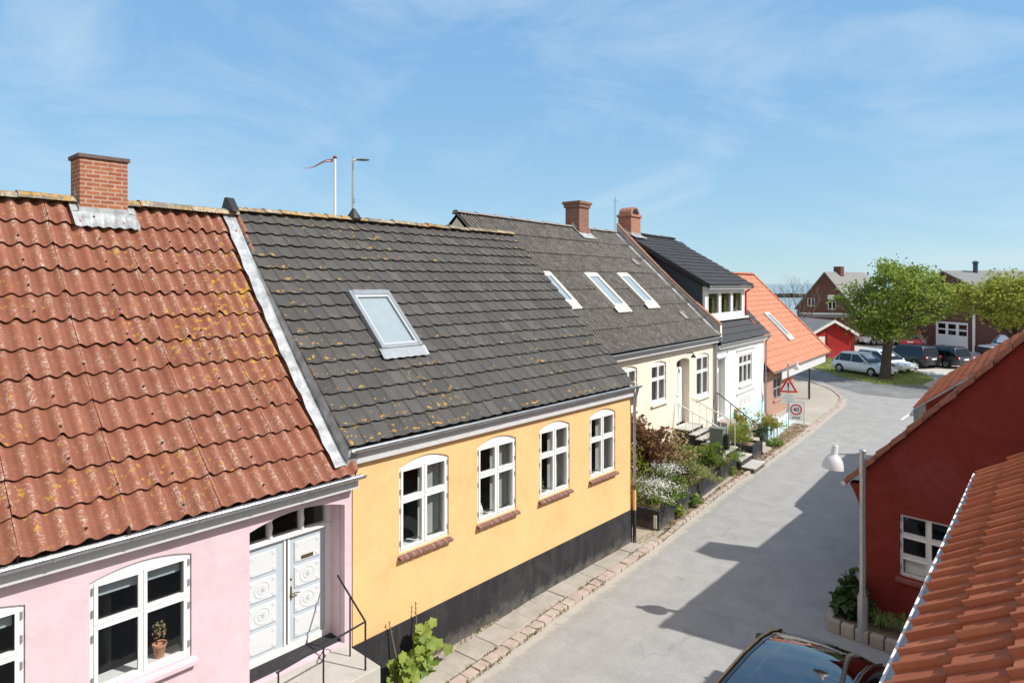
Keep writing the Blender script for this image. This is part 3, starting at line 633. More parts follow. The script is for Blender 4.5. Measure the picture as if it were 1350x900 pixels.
def chimney(root, u0, u1, v0, v1, z0, z1, mat, cap='slab', flash=True, fl=.3, slope=None, capmat=None):
    mb = MB(); mb.box(u0, u1, v0, v1, z0, z1)
    o = mb.build('chimney', mat, root, bevel=.006); c = MB()
    if cap == 'slab':
        c.box(u0-.035, u1+.035, v0-.035, v1+.035, z1+.002, z1+.075); c.build('cap', capmat or M['capslab'], o, bevel=.012)
    elif cap == 'corbel':
        c.box(u0-.06, u1+.06, v0-.06, v1+.06, z1-.24, z1-.1); c.box(u0-.11, u1+.11, v0-.11, v1+.11, z1-.098, z1+.03); c.box(u0-.05, u1+.05, v0-.05, v1+.05, z0+.1, z0+.42); c.build('cap', capmat or mat, o, bevel=.02)
    elif cap == 'vault':
        c.box(u0-.06, u1+.06, v0-.06, v1+.06, z1-.12, z1+.0)
        um = (u0+u1)/2; rr = (u1-u0)/2*.95
        ring = [Vector((um+math.cos(t)*rr, 0, z1+.002+math.sin(t)*rr*.8)) for t in [PI*i/10 for i in range(11)]]
        c.rings([[p+Vector((0, v0+.02, 0)) for p in ring], [p+Vector((0, v1-.02, 0)) for p in ring]], True)
        c.build('cap', capmat or mat, o, bevel=.01)
        h = MB(); hr = [Vector((um+math.cos(t)*rr*.66, v0+.012, z1+.03+math.sin(t)*rr*.55)) for t in [PI*i/10 for i in range(11)]]; h.prism(hr, (0, -.004, 0)); h.build('flue_opening', M['dark'], o)
    if flash:
        f = MB(); e, r = slope; sl = (r[1]-e[1])/(r[0]-e[0]); zf = lambda v: e[1]+(v-e[0])*sl
        a = v0-fl
        # front apron with a crimped lower edge, upstand and side wings
        n = 12; lo = []; hi = []
        for k in range(n+1):
            u = u0-.13+(u1-u0+.26)*k/n; lo.append(Vector((u, a-.015*math.cos(k*PI), zf(a)+.175+.014*math.cos(k*PI)))); hi.append(Vector((u, v0-.012, zf(v0)+.16)))
        f.rings([lo, hi], False, 0, False)
        f.box(u0-.012, u1+.012, v0-.014, v0-.002, zf(v0)-.1, zf(v0)+.24)
        for x in (u0-.013, u1+.003): f.prism([(x, v0-.01, zf(v0)-.1), (x, v0-.01, zf(v0)+.24), (x, v1*.5+v0*.5, zf((v0+v1)/2)+.3), (x, (v0+v1)/2, zf((v0+v1)/2)-.1)], (.01, 0, 0))
        for s_, x in ((-1, u0-.01), (1, u1+.01)):
            f.add([(x, v0, zf(v0)+.18), (x+s_*.125, v0-.02, zf(v0)+.16), (x+s_*.125, r[0], zf(r[0])+.16), (x, r[0], zf(r[0])+.19)], [(0,1,2,3)])
        f.build('flashing', M['lead'], o)
    return o
HY = 1.0
A90 = R(90)
# ------------------------------------------------------------------ pink house
PE, PR_ = (-.2, 4.0), (4.05, 8.58)
pink = thing('pink_house', 'pink rendered house under red corrugated sheets with a brick chimney', 'house', (-9.4, 0, 0), A90)
pw = [arch(.62, 1.84, 1.98, 3.40, .1), arch(2.50, 3.74, 1.98, 3.42, .1)]
pdoor = arch(4.58, 6.24, 1.12, 3.46, .14)
shell(pink, 6.38, 8.1, 3.92, 8.4, pw+[pdoor], M['pink'], hole_depth=.05, u0=-4, nodoor=[pdoor])
mb = MB(); dw = .42
mb.face([(4.58,.13,1.12),(4.58,dw+.1,1.12),(4.58,dw+.1,3.46),(4.58,.13,3.46)]); mb.face([(6.24,.13,1.12),(6.24,dw+.1,1.12),(6.24,dw+.1,3.46),(6.24,.13,3.46)])
ap = pdoor[2:]
for i in range(len(ap)-1): mb.face([(ap[i][0],.13,ap[i][1]),(ap[i+1][0],.13,ap[i+1][1]),(ap[i+1][0],dw+.1,ap[i+1][1]),(ap[i][0],dw+.1,ap[i][1])])
mb.build('door_recess', M['pink'], pink, fix=False)
for p in ((.62, 1.84, 1.98, 3.40), (2.50, 3.74, 1.98, 3.42)):
    wn = window(pink, *p, rise=.1, rows=(.40,), sill='pink', y=.03, fr=.085, bar=.085)
    bb = MB(); bb.box(p[0]+.1, p[1]-.1, .16, .18, p[3]-.26, p[3]+.05); bb.build('blind', M['blind'], wn)
    sb = MB(); sb.box(p[0]+.02, p[1]-.02, .17, .44, p[2]-.02, p[2]+.015); sb.build('window_board', M['white'], wn)
# double door
dr = MB(); y0 = dw
dr.panel(arch(4.58, 6.24, 1.12, 3.46, .14), [rect(4.66, 6.14, 1.26, 3.03), rect(4.66, 5.10, 3.10, 3.44), rect(5.16, 5.66, 3.10, 3.5), rect(5.72, 6.14, 3.10, 3.47)], y0, y0+.1)
for x in (5.13, 5.69): dr.lathe([(.0,3.10),(.03,3.12),(.022,3.2),(.035,3.28),(.022,3.36),(.03,3.5)], (x, y0-.01, 0), 10)
dr.box(4.6, 6.2, y0-.04, y0-.002, 3.035, 3.085)
door = dr.build('door_frame', M['white'], pink, bevel=.004)
g = MB(); g.face([(4.66,y0+.06,3.1),(6.14,y0+.06,3.1),(6.14,y0+.06,3.52),(4.66,y0+.06,3.52)]); g.build('fanlight', M['glass'], door)
for a, b in ((4.665, 5.37), (5.43, 6.135)):
    lf = MB(); lf.box(a, b, y0+.03, y0+.075, 1.265, 3.025)
    lo = lf.build('door', M['greydoor'], pink, bevel=.004); q = MB(); q2 = MB()
    hh = (3.025-1.265-.1)/4
    for k in range(4):
        za = 1.265+.06+k*hh; zb = za+hh-.07; xa, xb = a+.13 if a > 5 else a+.1, b-.1 if a > 5 else b-.13
        q.box(xa, xb, y0+.012, y0+.029, za, zb)
        cx_, cz_ = (xa+xb)/2, (za+zb)/2
        if k in (1, 2):
            Mr = Matrix.Translation((cx_, y0+.008, cz_)) @ Matrix.Rotation(R(90), 4, 'X')
            for rr in ((.11, .125, .14), (.05, .065, .08)): q2.lathe([(rr[0], .0), (rr[1], .004), (rr[2], .0)], (0,0,0), 28, 0, Mr)
            for i in range(8):
                t = i*PI/4; q2.xbox(Matrix.Translation((cx_+math.cos(t)*.03, y0+.008, cz_+math.sin(t)*.03)) @ Matrix.Rotation(-t, 4, 'Y'), .05, .01, .012)
        for (sx, sz) in ((-1,-1),(1,-1),(1,1),(-1,1)):
            q2.box(cx_+sx*((xb-xa)/2-.05)-.025, cx_+sx*((xb-xa)/2-.05)+.025, y0+.004, y0+.0118, cz_+sz*((zb-za)/2-.05)-.025, cz_+sz*((zb-za)/2-.05)+.025)
    q.build('door_panel', M['panelwhite'], lo, bevel=.008); q2.build('carving', M['panelwhite'], lo, smooth=40)
    if a > 5:
        k = MB(); k.box(5.47, 5.51, y0+.01, y0+.029, 1.98, 2.2); k.tube([(5.49,y0+.01,2.1),(5.49,y0-.05,2.1),(5.55,y0-.055,2.11),(5.62,y0-.05,2.09)], .011, 8); k.lathe([(0,0),(.022,.004),(.022,.014)], (5.49,y0+.02,2.32), 12, 0, Matrix.Rotation(R(90),4,'X')); k.build('handle', M['brass'], lo, smooth=40)
        k = MB(); k.box(5.68, 5.90, y0+.0, y0+.012, 2.60, 2.66); k.build('letter_slot', M['brass'], lo, bevel=.004)
st = MB()
for x in (5.385, 5.455): st.box(x-.018, x+.018, y0+.005, y0+.03, 1.27, 3.02)
st.build('door_post', M['white'], door, bevel=.004)
box_part('threshold', pink, M['plinth'], 4.58, 6.24, .12, dw+.05, 1.0, 1.15)
# stoop with railing
mb = MB()
for k in range(3): mb.box(4.5+(.001 if k else 0), 6.28-(.001 if k else 0), -.95-.28*k, -.002, -.05, 1.09-.3*k)
mb.build('stoop', M['stone'], pink, bevel=.015)
mb = MB(); zt = 1.78
mb.tube([(6.18,.12,2.25),(6.05,-.86,1.86)], .016); mb.tube([(6.05,-.86,1.86),(4.55,-.86,1.72)], .016); mb.tube([(6.05,-.86,1.86),(6.05,-.86,1.09)], .016); mb.tube([(5.3,-.86,1.79),(5.3,-.86,1.09)], .014); mb.tube([(4.58,-.86,1.72),(4.58,-.86,1.09)], .014); mb.tube([(6.11,-.35,2.06),(6.11,-.35,1.09)], .014)
mb.tube([(5.3,-.84,1.70),(5.22,-.80,1.55),(5.3,-.76,1.48),(5.36,-.82,1.6),(5.3,-.85,1.68)], .008)
mb.build('railing', M['black'], pink, smooth=40)
roof(pink, -4, 6.30, PE, PR_, 8.1, M['eternit'], prof='wave', tw=1.18, course=.526, amp=.074, lip=.036, nw=5, jit=.004, sag=.13, lift=.034, gap=.008, chip=.3)
nb = MB()   # fixing bolts on every sheet
dv, dz = (PR_[0]-PE[0]), (PR_[1]-PE[1]); Ls = math.hypot(dv, dz); dv /= Ls; dz /= Ls
for c in range(12):
    for k in range(-6, 13):
        for off in (.2289*1.5+.114,):
            u = 6.30-1.1444*k-off+random.choice((0,.4578))*(c % 2); s = c*Ls/12+.14
            if u < -.6 or u > 5.8: continue
            h = .150-.13*math.sin(PI*s/Ls); nb.lathe([(.0,.012),(.016,.008),(.018,0)], (0,0,0), 8, 0, Matrix.Translation((u, PE[0]+dv*s-dz*h, PE[1]+dz*s+dv*h)) @ Matrix.Rotation(math.atan2(dz, dv), 4, 'X'))
nb.build('roof_bolt', M['dark'], pink)
ridgecaps(pink, -4, 6.25, 4.05, 8.66, M['ridge'], .17, .95, -.0)
gutter(pink, -4, 6.45, -.27, 3.985, .07)
box_part('fascia', pink, M['fascia'], -4, 6.4, -.17, -.003, 3.74, 3.93)
chimney(pink, 3.36, 4.12, 3.8, 4.35, 8.0, 9.42, M['redbrick'], 'slab', True, .27, (PE, PR_))
# lead-covered party verge and dark cap
mb = MB()
for k in range(24):
    s0, s1 = k*Ls/24, (k+1)*Ls/24
    q = []
    for s in (s0, s1):
        sg = .13*math.sin(PI*s/Ls); y = PE[0]+dv*s; z = PE[1]+dz*s; wv = .012*math.sin(s*9)
        yl = 4.45+(y+.13)*(8.72-4.45)/4.43
        q.append([(5.93+wv, y, z+.185-sg+wv), (6.10, y, z+.20-sg), (6.16, y, z+.17-sg), (6.185, y, max(z+.17-sg, yl+.10))])
    for i in range(3): mb.face([q[0][i], q[0][i+1], q[1][i+1], q[1][i]], 0)
mb.build('verge_flashing', M['lead'], pink, smooth=50, fix=False)
mb = MB(); mb.prism([(6.05,3.75,8.7),(6.05,4.35,8.7),(6.05,4.15,9.02),(6.05,4.02,9.0)], (.16,0,0)); mb.build('ridge_end_cap', M['black'], pink, bevel=.02)

# ------------------------------------------------------------------ yellow house
YE, YR = (-.13, 4.45), (4.3, 8.72)
yel = thing('yellow_house', 'yellow rendered house with black plinth and dark lichen-spotted tile roof', 'house', (-9.4, 0, 0), A90)
yw = [(7.40, 8.62), (9.42, 10.62), (11.42, 12.58), (13.42, 14.60)]
YWZ = (2.26, 3.86)
shell(yel, 15.4, 8.6, 4.36, 8.6, [arch(a, b, YWZ[0], YWZ[1]-.04, .14) for a, b in yw], M['yellow'], u0=6.402, hole_depth=.03)
for a, b in yw:
    wn = window(yel, a, b, YWZ[0], YWZ[1]-.04, rise=.14, rows=(.385,), y=.028, fr=.085, bar=.1)
    sb = MB(); sb.box(a+.02, b-.02, .17, .46, YWZ[0]-.02, YWZ[0]+.012); sb.build('window_board', M['white'], wn)
    kb = MB(); pts = [((a+b)/2+.04+k*.0575, .26+.022*math.sin(k*1.9)) for k in range(10)]; kb.rings([[Vector((x, y, YWZ[0]+.05)) for x, y in pts], [Vector((x, y, YWZ[1]+.06)) for x, y in pts]], False, 0, False); kb.build('curtain', M['sheer'], wn, fix=False, smooth=60)
mb = MB(); mb.box(6.402, 15.42, -.022, .1, -.05, 1.0); mb.box(15.403, 15.42, .1, 8.6, -.05, 1.0); mb.build('plinth', M['plinth'], yel, bevel=.012)
SK = lambda u, s: 7.90 < u < 8.95 and 2.0 < s < 3.5
roof(yel, 6.2, 15.27, YE, YR, 8.6, M['conc'], prof='conc', tw=.318, course=.372, amp=.040, lip=.032, jit=.0035, ujit=.002, lift=.035)
ridgecaps(yel, 6.2, 15.27, 4.3, 8.80, M['ridge'], .13, .40)
gutter(yel, 6.28, 15.55, -.2, 4.415, .066)
box_part('fascia', yel, M['fascia'], 6.405, 15.4, -.11, -.003, 4.13, 4.37)
skylight(yel, 7.87, 8.93, 1.93, 3.58, YE, YR, 'alu', .06, apron=.24)
mb = MB(); mb.tube([(15.42,-.2,4.36),(15.42,-.18,4.28),(15.43,-.10,4.05),(15.43,-.085,3.95),(15.43,-.085,1.62)], .042, 10, 0); mb.lathe([(.052,1.56),(.056,1.6),(.056,1.66),(.045,1.7)], (15.43,-.085,0), 12, 1); mb.tube([(15.43,-.085,1.6),(15.43,-.085,1.0)], .046, 10, 2); mb.tube([(15.43,-.085,1.0),(15.43,-.085,.05)], .05, 10, 3)
mb.build('downpipe', [M['zinc'], M['brass'], M['yellow'], M['plinth']], yel, smooth=40)
mb = MB(); mb.face([(6.395,-.12,4.02),(6.395,4.3,8.3),(6.395,4.3,8.72),(6.395,-.13,4.45)]); mb.box(6.2,6.39,-.135,-.115,4.0,4.43); mb.build('verge_board', M['lead'], yel)

# ------------------------------------------------------------------ cream, white and orange-roofed houses
ANG = R(94); F0 = Vector((-11.4, 15.4, 0)); FU = Vector((math.cos(ANG), math.sin(ANG), 0)); FV = Vector((-math.sin(ANG), math.cos(ANG), 0))
def FP(u, v, z=0): return F0+FU*u+FV*v+Vector((0,0,z))
CE, CR = (-.3, 4.97), (4.7, 9.58)
cre = thing('cream_house', 'cream rendered house with weathered grey corrugated roof and three skylights', 'house', F0, ANG)
cw = [(2.95, 4.16), (5.26, 6.52), (9.45, 10.82)]
cz = [(2.92, 4.28), (2.85, 4.24), (2.5, 4.18)]
cd = arch(7.46, 8.72, 1.62, 4.16, .1)
shell(cre, 11.42, 9.4, 4.86, 9.45, [arch(a, b, z[0], z[1], .12) for (a, b), z in zip(cw, cz)]+[cd], M['cream'], hole_depth=.05, u0=.05, nodoor=[cd])
for (a, b), z in zip(cw, cz): window(cre, a, b, z[0], z[1], .12, rows=(.38,), y=.05, sill='cream', fr=.09, bar=.1)
mb = MB(); yy = .3
mb.panel(cd, [rect(7.54, 7.98, 3.86, 4.14), rect(8.04, 8.6, 3.86, 4.14)], yy, yy+.08); mb.box(7.56, 8.6, yy-.03, yy-.002, 1.66, 3.78); 
dd = mb.build('door', M['white'], cre, bevel=.006)
g = MB(); g.face([(7.54,yy+.05,3.86),(8.6,yy+.05,3.86),(8.6,yy+.05,4.14),(7.54,yy+.05,4.14)]); g.build('fanlight', M['glass'], dd)
k = MB(); k.box(7.66,7.70,yy-.05,yy-.031,2.55,2.75); k.box(7.95,8.2,yy-.042,yy-.031,2.7,2.75); k.build('handle', M['brass'], dd)
q = MB()
for (za, zb) in ((1.85,2.5),(2.85,3.65)):
    for (xa, xb) in ((7.72,8.02),(8.14,8.44)): q.box(xa,xb,yy-.042,yy-.031,za,zb)
q.build('door_panel', M['panelwhite'], dd, bevel=.006)
mb = MB()
for x in (7.46, 8.72): mb.face([(x,.13,1.62),(x,.4,1.62),(x,.4,4.2),(x,.13,4.2)])
mb.face([(7.46,.13,4.2),(8.72,.13,4.2),(8.72,.4,4.2),(7.46,.4,4.2)]); mb.build('door_recess', M['cream'], cre, fix=False)
mb = MB(); mb.tube([(8.5,-.01,4.42),(8.5,-.22,4.46),(8.5,-.26,4.40)], .018); mb.lathe([(.03,4.40),(.10,4.30),(.11,4.27)], (8.5,-.26,0), 12); mb.build('door_lamp', M['black'], cre, smooth=40)
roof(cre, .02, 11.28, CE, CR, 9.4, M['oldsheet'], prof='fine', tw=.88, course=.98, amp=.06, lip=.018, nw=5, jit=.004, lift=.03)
ridgecaps(cre, .0, 11.25, 4.7, 9.66, M['ridgegrey'], .12, 1.0)
gutter(cre, .3, 11.4, -.37, 4.93, .06); box_part('fascia', cre, M['fascia'], .05, 11.4, -.26, -.003, 4.68, 4.86)
chimney(cre, 7.35, 8.15, 4.35, 5.05, 9.2, 10.72, M['oldbrick'], 'corbel', True, .3, (CE, CR), M['oldbrick'])
for (a, b, s0, s1) in ((1.3, 2.2, 2.2, 3.72), (4.4, 5.35, 1.9, 3.72), (6.95, 7.9, 2.0, 3.75)): skylight(cre, a, b, s0, s1, CE, CR, 'alupale', .06, apron=.25)
mb = MB()
for (u, s) in ((9.9, 4.6), (9.4, 1.25)):
    L_ = math.hypot(CR[0]-CE[0], CR[1]-CE[1]); d1, d2 = (CR[0]-CE[0])/L_, (CR[1]-CE[1])/L_
    for k in range(1): mb.xbox(Matrix.Translation((u, CE[0]+d1*s-d2*.12, CE[1]+d2*s+d1*.12)) @ Matrix.Rotation(math.atan2(d2, d1), 4, 'X'), .35, .42, .04)
mb.build('roof_vent', M['ridgegrey'], cre, bevel=.01)
# firewall with brick coping between cream and white houses
mb = MB(); t_ = (CR[1]-CE[1])/(CR[0]-CE[0]); n = 30
for k in range(n):
    a, b = -.32+k*(5.02/n), -.32+(k+1)*(5.02/n); za, zb = CE[1]+(a-CE[0])*t_, CE[1]+(b-CE[0])*t_
    sg = lambda v: .30+.14*((v-2.2)/2.5)**2
    mb.prism([(11.29,a,za-.2),(11.29,b,zb-.2),(11.29,b,zb+sg(b)),(11.29,a,za+sg(a))], (.22,0,0), 0)
    mb.prism([(11.25,a+.004,za+sg(a)+.002),(11.25,b-.004,zb+sg(b)+.002),(11.25,b-.004,zb+sg(b)+.075),(11.25,a+.004,za+sg(a)+.075)], (.3,0,0), 1)
    mb.face([(11.284,a,za+.02),(11.284,b,zb+.02),(11.284,b,zb+sg(b)-.06),(11.284,a,za+sg(a)-.06)], 2); mb.face([(11.02,a,za+.095),(11.02,b,zb+.095),(11.282,b,zb+.12),(11.282,a,za+.12)], 2)
mb.build('firewall', [M['cream'], M['oldbrick'], M['lead']], cre, bevel=.006)
mb = MB(); mb.tube([(11.35,-.36,4.88),(11.36,-.1,4.6),(11.36,-.09,4.5),(11.36,-.09,.3)], .06, 10); mb.build('downpipe', M['alu'], cre, smooth=40)
# stairs of the cream house
mb = MB()
for k in range(6): mb.box(7.3, 8.75, -.55-.27*k, -.54-.27*k+.54 if k == 0 else -.55-.27*k+.27, .3, 1.60-.14*k, 1); mb.box(7.27, 8.78, -.58-.27*k, (-.004 if k == 0 else -.56-.27*k+.27), 1.602-.14*k, 1.64-.14*k, 0)
mb.build('stair', [M['stone'], M['plinth']], cre, bevel=.006)
for u, m_ in ((7.32, 'white'), (8.72, 'sill')):
    mb = MB(); za, zb = 2.62, 1.85; va, vb = -.05, -1.85
    mb.tube([(u,va,za),(u,vb,zb)], .026, 8)
    for i in range(7): t = i/6; v = va-.1+(vb-va+.12)*t; mb.tube([(u,v,za+(zb-za)*(v-va)/(vb-va)),(u,v,1.62-max(0,(-v-.3))*.52)], .012, 6, 1)
    mb.build('railing', [M['white'] if u < 8 else M['alupale'], M['white']], cre, smooth=40)

WE, WR = (-.25, 4.6), (4.55, 9.55)
whi = thing('white_house', 'white rendered house with pale blue base and black dormer roof', 'house', F0, ANG)
WU0, WU1 = 11.53, 18.5
wdo = rect(11.72, 12.62, 1.2, 3.80); wwi = rect(14.66, 16.62, 2.36, 3.80)
shell(whi, WU1, 9.1, 4.5, 9.4, [wwi, wdo], M['whitewall'], hole_depth=.06, u0=WU0, nodoor=[wdo])
window(whi, 14.66, 16.62, 2.36, 3.80, 0, cols=3, rows=(.33,), y=.05, sill='whitewall', fr=.1, bar=.1, hinges=False)
mb = MB(); yy = .2; mb.panel(wdo, [rect(11.8,12.54,3.4,3.74), rect(12.1,12.24,1.9,3.2), rect(12.38,12.5,1.5,3.2)], yy, yy+.08); dd = mb.build('door', M['white'], whi, bevel=.006)
g = MB(); g.face([(11.8,yy+.05,1.5),(12.54,yy+.05,1.5),(12.54,yy+.05,3.74),(11.8,yy+.05,3.74)]); g.build('pane', M['glass'], dd)
mb = MB()
for x in (11.72, 12.62): mb.face([(x,.14,1.2),(x,.3,1.2),(x,.3,3.8),(x,.14,3.8)])
mb.box(12.63,12.86,-.05,-.002,1.25,3.9); mb.box(11.58,11.71,-.05,-.002,1.25,3.9); mb.box(11.55,13.0,-.12,-.002,3.92,4.0); mb.build('door_surround', M['white'], whi, bevel=.005)
mb = MB()
for (a,b,z) in ((11.55,13.15,4.16),(14.35,17.0,4.03),(14.35,17.0,1.98)): mb.box(a,b,-.07,-.002,z,z+.035)
for (a,z) in ((13.12,4.1),(14.38,3.97),(14.38,1.92)): mb.box(a-.06,a+.06,-.075,-.004,z,z+.1)
mb.build('moulding', M['fascia'], whi)
mb = MB()
for k in range(3): mb.lathe([(.0,.02),(.16,.012),(.22,.02),(.26,0)], (0,0,0), 14, 0, Matrix.Translation((15.0+k*.62,-.004,1.62)) @ Matrix.Rotation(R(90),4,'X'))
mb.build('relief_panel', M['lamp'], whi, smooth=40)
mb = MB(); mb.box(12.9, 18.515, -.02, .05, -.3, 1.26); mb.build('plinth', M['bluewall'], whi, bevel=.01)
mb = tiles(WU0-.02, WU1+.12, WE, WR, 'conc', .3, .36, .03, .02, skip=lambda u, s: 11.7 < u < 17.5 and s > 1.15+.1, lift=.03); mb.build('roof', M['newtile'], whi, smooth=38, fix=False)
mb = MB(); t_ = (WR[1]-WE[1])/(WR[0]-WE[0]); zf = lambda v: WE[1]+(v-WE[0])*t_
mb.face([(WU0,WE[0]+.03,WE[1]+.005),(WU1+.1,WE[0]+.03,WE[1]+.005),(WU1+.1,WR[0],WR[1]-.01),(WU0,WR[0],WR[1]-.01)]); mb.face([(WU0,9.35,WE[1]),(WU1+.1,9.35,WE[1]),(WU1+.1,WR[0],WR[1]),(WU0,WR[0],WR[1])]); mb.build('roof_deck', M['newtile'], whi, fix=False)
gutter(whi, WU0+.05, WU1+.2, -.32, 4.56, .06); box_part('fascia', whi, M['white'], WU0, WU1, -.22, -.003, 4.34, 4.5)
# dormer
DU0, DU1, DV = 11.95, 17.25, .62
DZ0, DZ1 = zf(DV)-.05, 7.08
holes = [(DU0+.28+i*1.62, DU0+.28+i*1.62+1.42, DZ0+.33, DZ1-.28) for i in range(3)]
mb = MB()
for x in (DU0, DU1-.06): mb.prism([(x,DV+.05,DZ0),(x,DV+.05,DZ1),(x,3.9,9.02),(x,4.3,zf(4.3)-.1)], (.06,0,0), 0)
dorm = thing('dormer', None, None); dorm.parent = whi; mb.build('dormer_cheek', M['slate'], dorm)
mb = MB(); mb.panel(rect(DU0-.02, DU1+.02, DZ0, DZ1), [rect(*h) for h in holes], DV-.02, DV+.09)
for h in holes:
    for q in ((h[0]-.02,h[1]+.02,h[3]-.05,h[3]+.02),(h[0]-.02,h[1]+.02,h[2]-.02,h[2]+.06)): mb.box(q[0],q[1],DV-.04,DV-.018,q[2],q[3])
    for q in ((h[0]-.02,h[0]+.06),(h[1]-.06,h[1]+.02)): mb.box(q[0],q[1],DV-.04,DV-.018,h[2]+.06,h[3]-.05)
mb.box(DU0-.05, DU1+.05, DV-.24, DV-.022, DZ0+.04, DZ0+.13)
dw_ = mb.build('window', M['white'], dorm, bevel=.005)
mb = MB(); mb.face([(DU0+.2,DV+.05,DZ0+.3),(DU1-.2,DV+.05,DZ0+.3),(DU1-.2,DV+.05,DZ1-.2),(DU0+.2,DV+.05,DZ1-.2)]); mb.build('pane', M['glass'], dorm)
mb = MB()
for h in holes:
    for s_ in (0, 1):
        x0 = h[0]+.02 if s_ == 0 else h[1]-.42; pts = []
        for k in range(9): pts.append((x0+k*.05, DV+.16+.03*math.sin(k*2.2)))
        mb.rings([[Vector((a,b,h[2])) for a,b in pts],[Vector((a,b,h[3])) for a,b in pts]], False, 0, False)
mb.build('curtain', M['olive'], dorm, fix=False)
mb = MB(); mb.face([(DU0+.1,DV+1.5,DZ0),(DU1-.1,DV+1.5,DZ0),(DU1-.1,DV+1.5,DZ1),(DU0+.1,DV+1.5,DZ1)]); mb.build('back_wall', M['room'], dorm)
DE, DRr = (DV-.35, 7.14), (4.55, 9.62)
mb = tiles(DU0-.35, DU1+.3, DE, DRr, 'conc', .3, .36, .03, .02, lift=.03); mb.face([(DU0-.34,DE[0]+.02,DE[1]),(DU1+.29,DE[0]+.02,DE[1]),(DU1+.29,DRr[0],DRr[1]-.01),(DU0-.34,DRr[0],DRr[1]-.01)]); mb.build('dormer_roof', M['newtile'], dorm, smooth=38, fix=False)
mb = MB()
for x in (DU0-.36, DU1+.3): mb.prism([(x,DE[0],DE[1]-.16),(x,DE[0],DE[1]+.03),(x,DRr[0],DRr[1]+.02),(x,DRr[0],DRr[1]-.17)], (.03,0,0))
mb.build('barge_board', M['black'], dorm)
gutter(dorm, DU0-.3, DU1+.35, DE[0]-.06, DE[1]-.02, .06); box_part('fascia', dorm, M['lamp'], DU0-.3, DU1+.28, DE[0]+.01, DE[0]+.2, DE[1]-.2, DE[1]-.04)
mb = MB(); mb.tube([(DU1+.25,DE[0]-.05,DE[1]-.1),(DU1+.12,DV-.06,DE[1]-.35),(DU1+.12,DV-.06,zf(DV)+.15),(DU1+.3,DV-.45,zf(DV-.45)+.12)], .05, 8); mb.build('downpipe', M['carred'] , dorm, smooth=40)
ridgecaps(whi, DU0-.35, DU1+.3, 4.55, 9.70, M['newtile'], .12, .42)
chimney(whi, 11.8, 12.8, 4.2, 4.9, 9.3, 10.55, M['redbrick'], 'vault', True, .3, (DE, DRr))
mb = MB(); mb.tube([(18.56,-.3,4.5),(18.56,-.1,4.2),(18.56,-.08,.5),(18.56,-.2,.35),(18.75,-.5,.2)], .05, 8); mb.build('downpipe', M['zinc'], whi, smooth=40)
mb = MB()
for k in range(7): mb.box(11.62, 12.72, -.5-.26*k, (-.004 if k == 0 else -.5-.26*k+.26), .0, 1.17-.17*k)
mb.build('stair', M['slab'], whi, bevel=.01)
mb = MB(); mb.tube([(11.5,-.05,2.5),(11.5,-2.0,1.18)], .024); 
for v in (-.1,-.7,-1.35,-2.0): mb.tube([(11.5,v,2.5-(-v-.05)*.677),(11.5,v,max(0,1.17-max(0,-v-.3)*.65))], .016 if v > -1.9 else .03, 6)
mb.build('railing', M['black'], whi, smooth=40)

OE, OR = (-.45, 2.6), (4.65, 7.82)
ora = thing('brick_house', 'low brick house with bright orange tile roof reaching over the corner pavement', 'house', F0, ANG)
owi = rect(20.2, 21.6, .88, 2.02)
shell(ora, 24.4, 9.3, 2.55, 7.6, [owi], M['pinkbrick'], hole_depth=.06, u0=18.52)
window(ora, 20.2, 21.6, .88, 2.02, 0, cols=2, rows=(.5,), y=.05, sill='pinkbrick', mat='alu', fr=.06, bar=.06, hinges=False)
roof(ora, 18.5, 31.6, OE, OR, 9.3, M['orange'], prof='pan', tw=.30, course=.40, amp=.035, lip=.02, jit=.003, lift=.03)
ridgecaps(ora, 18.5, 31.6, 4.65, 7.92, M['orange'], .14, .4)
mb = MB(); mb.face([(18.5,OE[0]+.05,OE[1]-.04),(31.5,OE[0]+.05,OE[1]-.04),(31.5,4.65,OR[1]-.1),(18.5,4.65,OR[1]-.1)]); mb.face([(31.5,OE[0],OE[1]),(31.5,9.7,OE[1]),(31.5,4.65,OR[1]-.03)]); mb.build('soffit', M['fascia'], ora)
mb = MB(); L_ = math.hypot(OR[0]-OE[0], OR[1]-OE[1]); d1, d2 = (OR[0]-OE[0])/L_, (OR[1]-OE[1])/L_
n = 16
for k in range(n):
    s = k*L_/n; p = lambda q, h: (OE[0]+d1*q-d2*h, OE[1]+d2*q+d1*h)
    a0, a1, b0, b1 = p(s,-.1), p(s,.12), p(s+L_/n*.99,-.1), p(s+L_/n*.99,.10)
    mb.prism([(31.56,)+a0,(31.56,)+b0,(31.56,)+b1,(31.56,)+a1], (.16,0,0))
mb.build('verge_tile', M['orange'], ora)
box_part('eaves_board', ora, M['fascia'], 20.3, 30.5, OE[0]+.02, OE[0]+.06, 2.02, 2.5)
gutter(ora, 18.7, 31.6, OE[0]-.05, 2.56, .05, brackets=False)
skylight(ora, 25.5, 26.45, 1.75, 3.75, OE, OR, 'alupale', .05, apron=.25)
mb = MB(); mb.tube([(26.74,-.3,.0),(26.74,-.3,2.6)], .05, 8, 0); mb.tube([(26.86,-.22,.0),(26.86,-.22,2.6)], .03, 8, 1); mb.build('canopy_post', [M['black'], M['white']], ora)

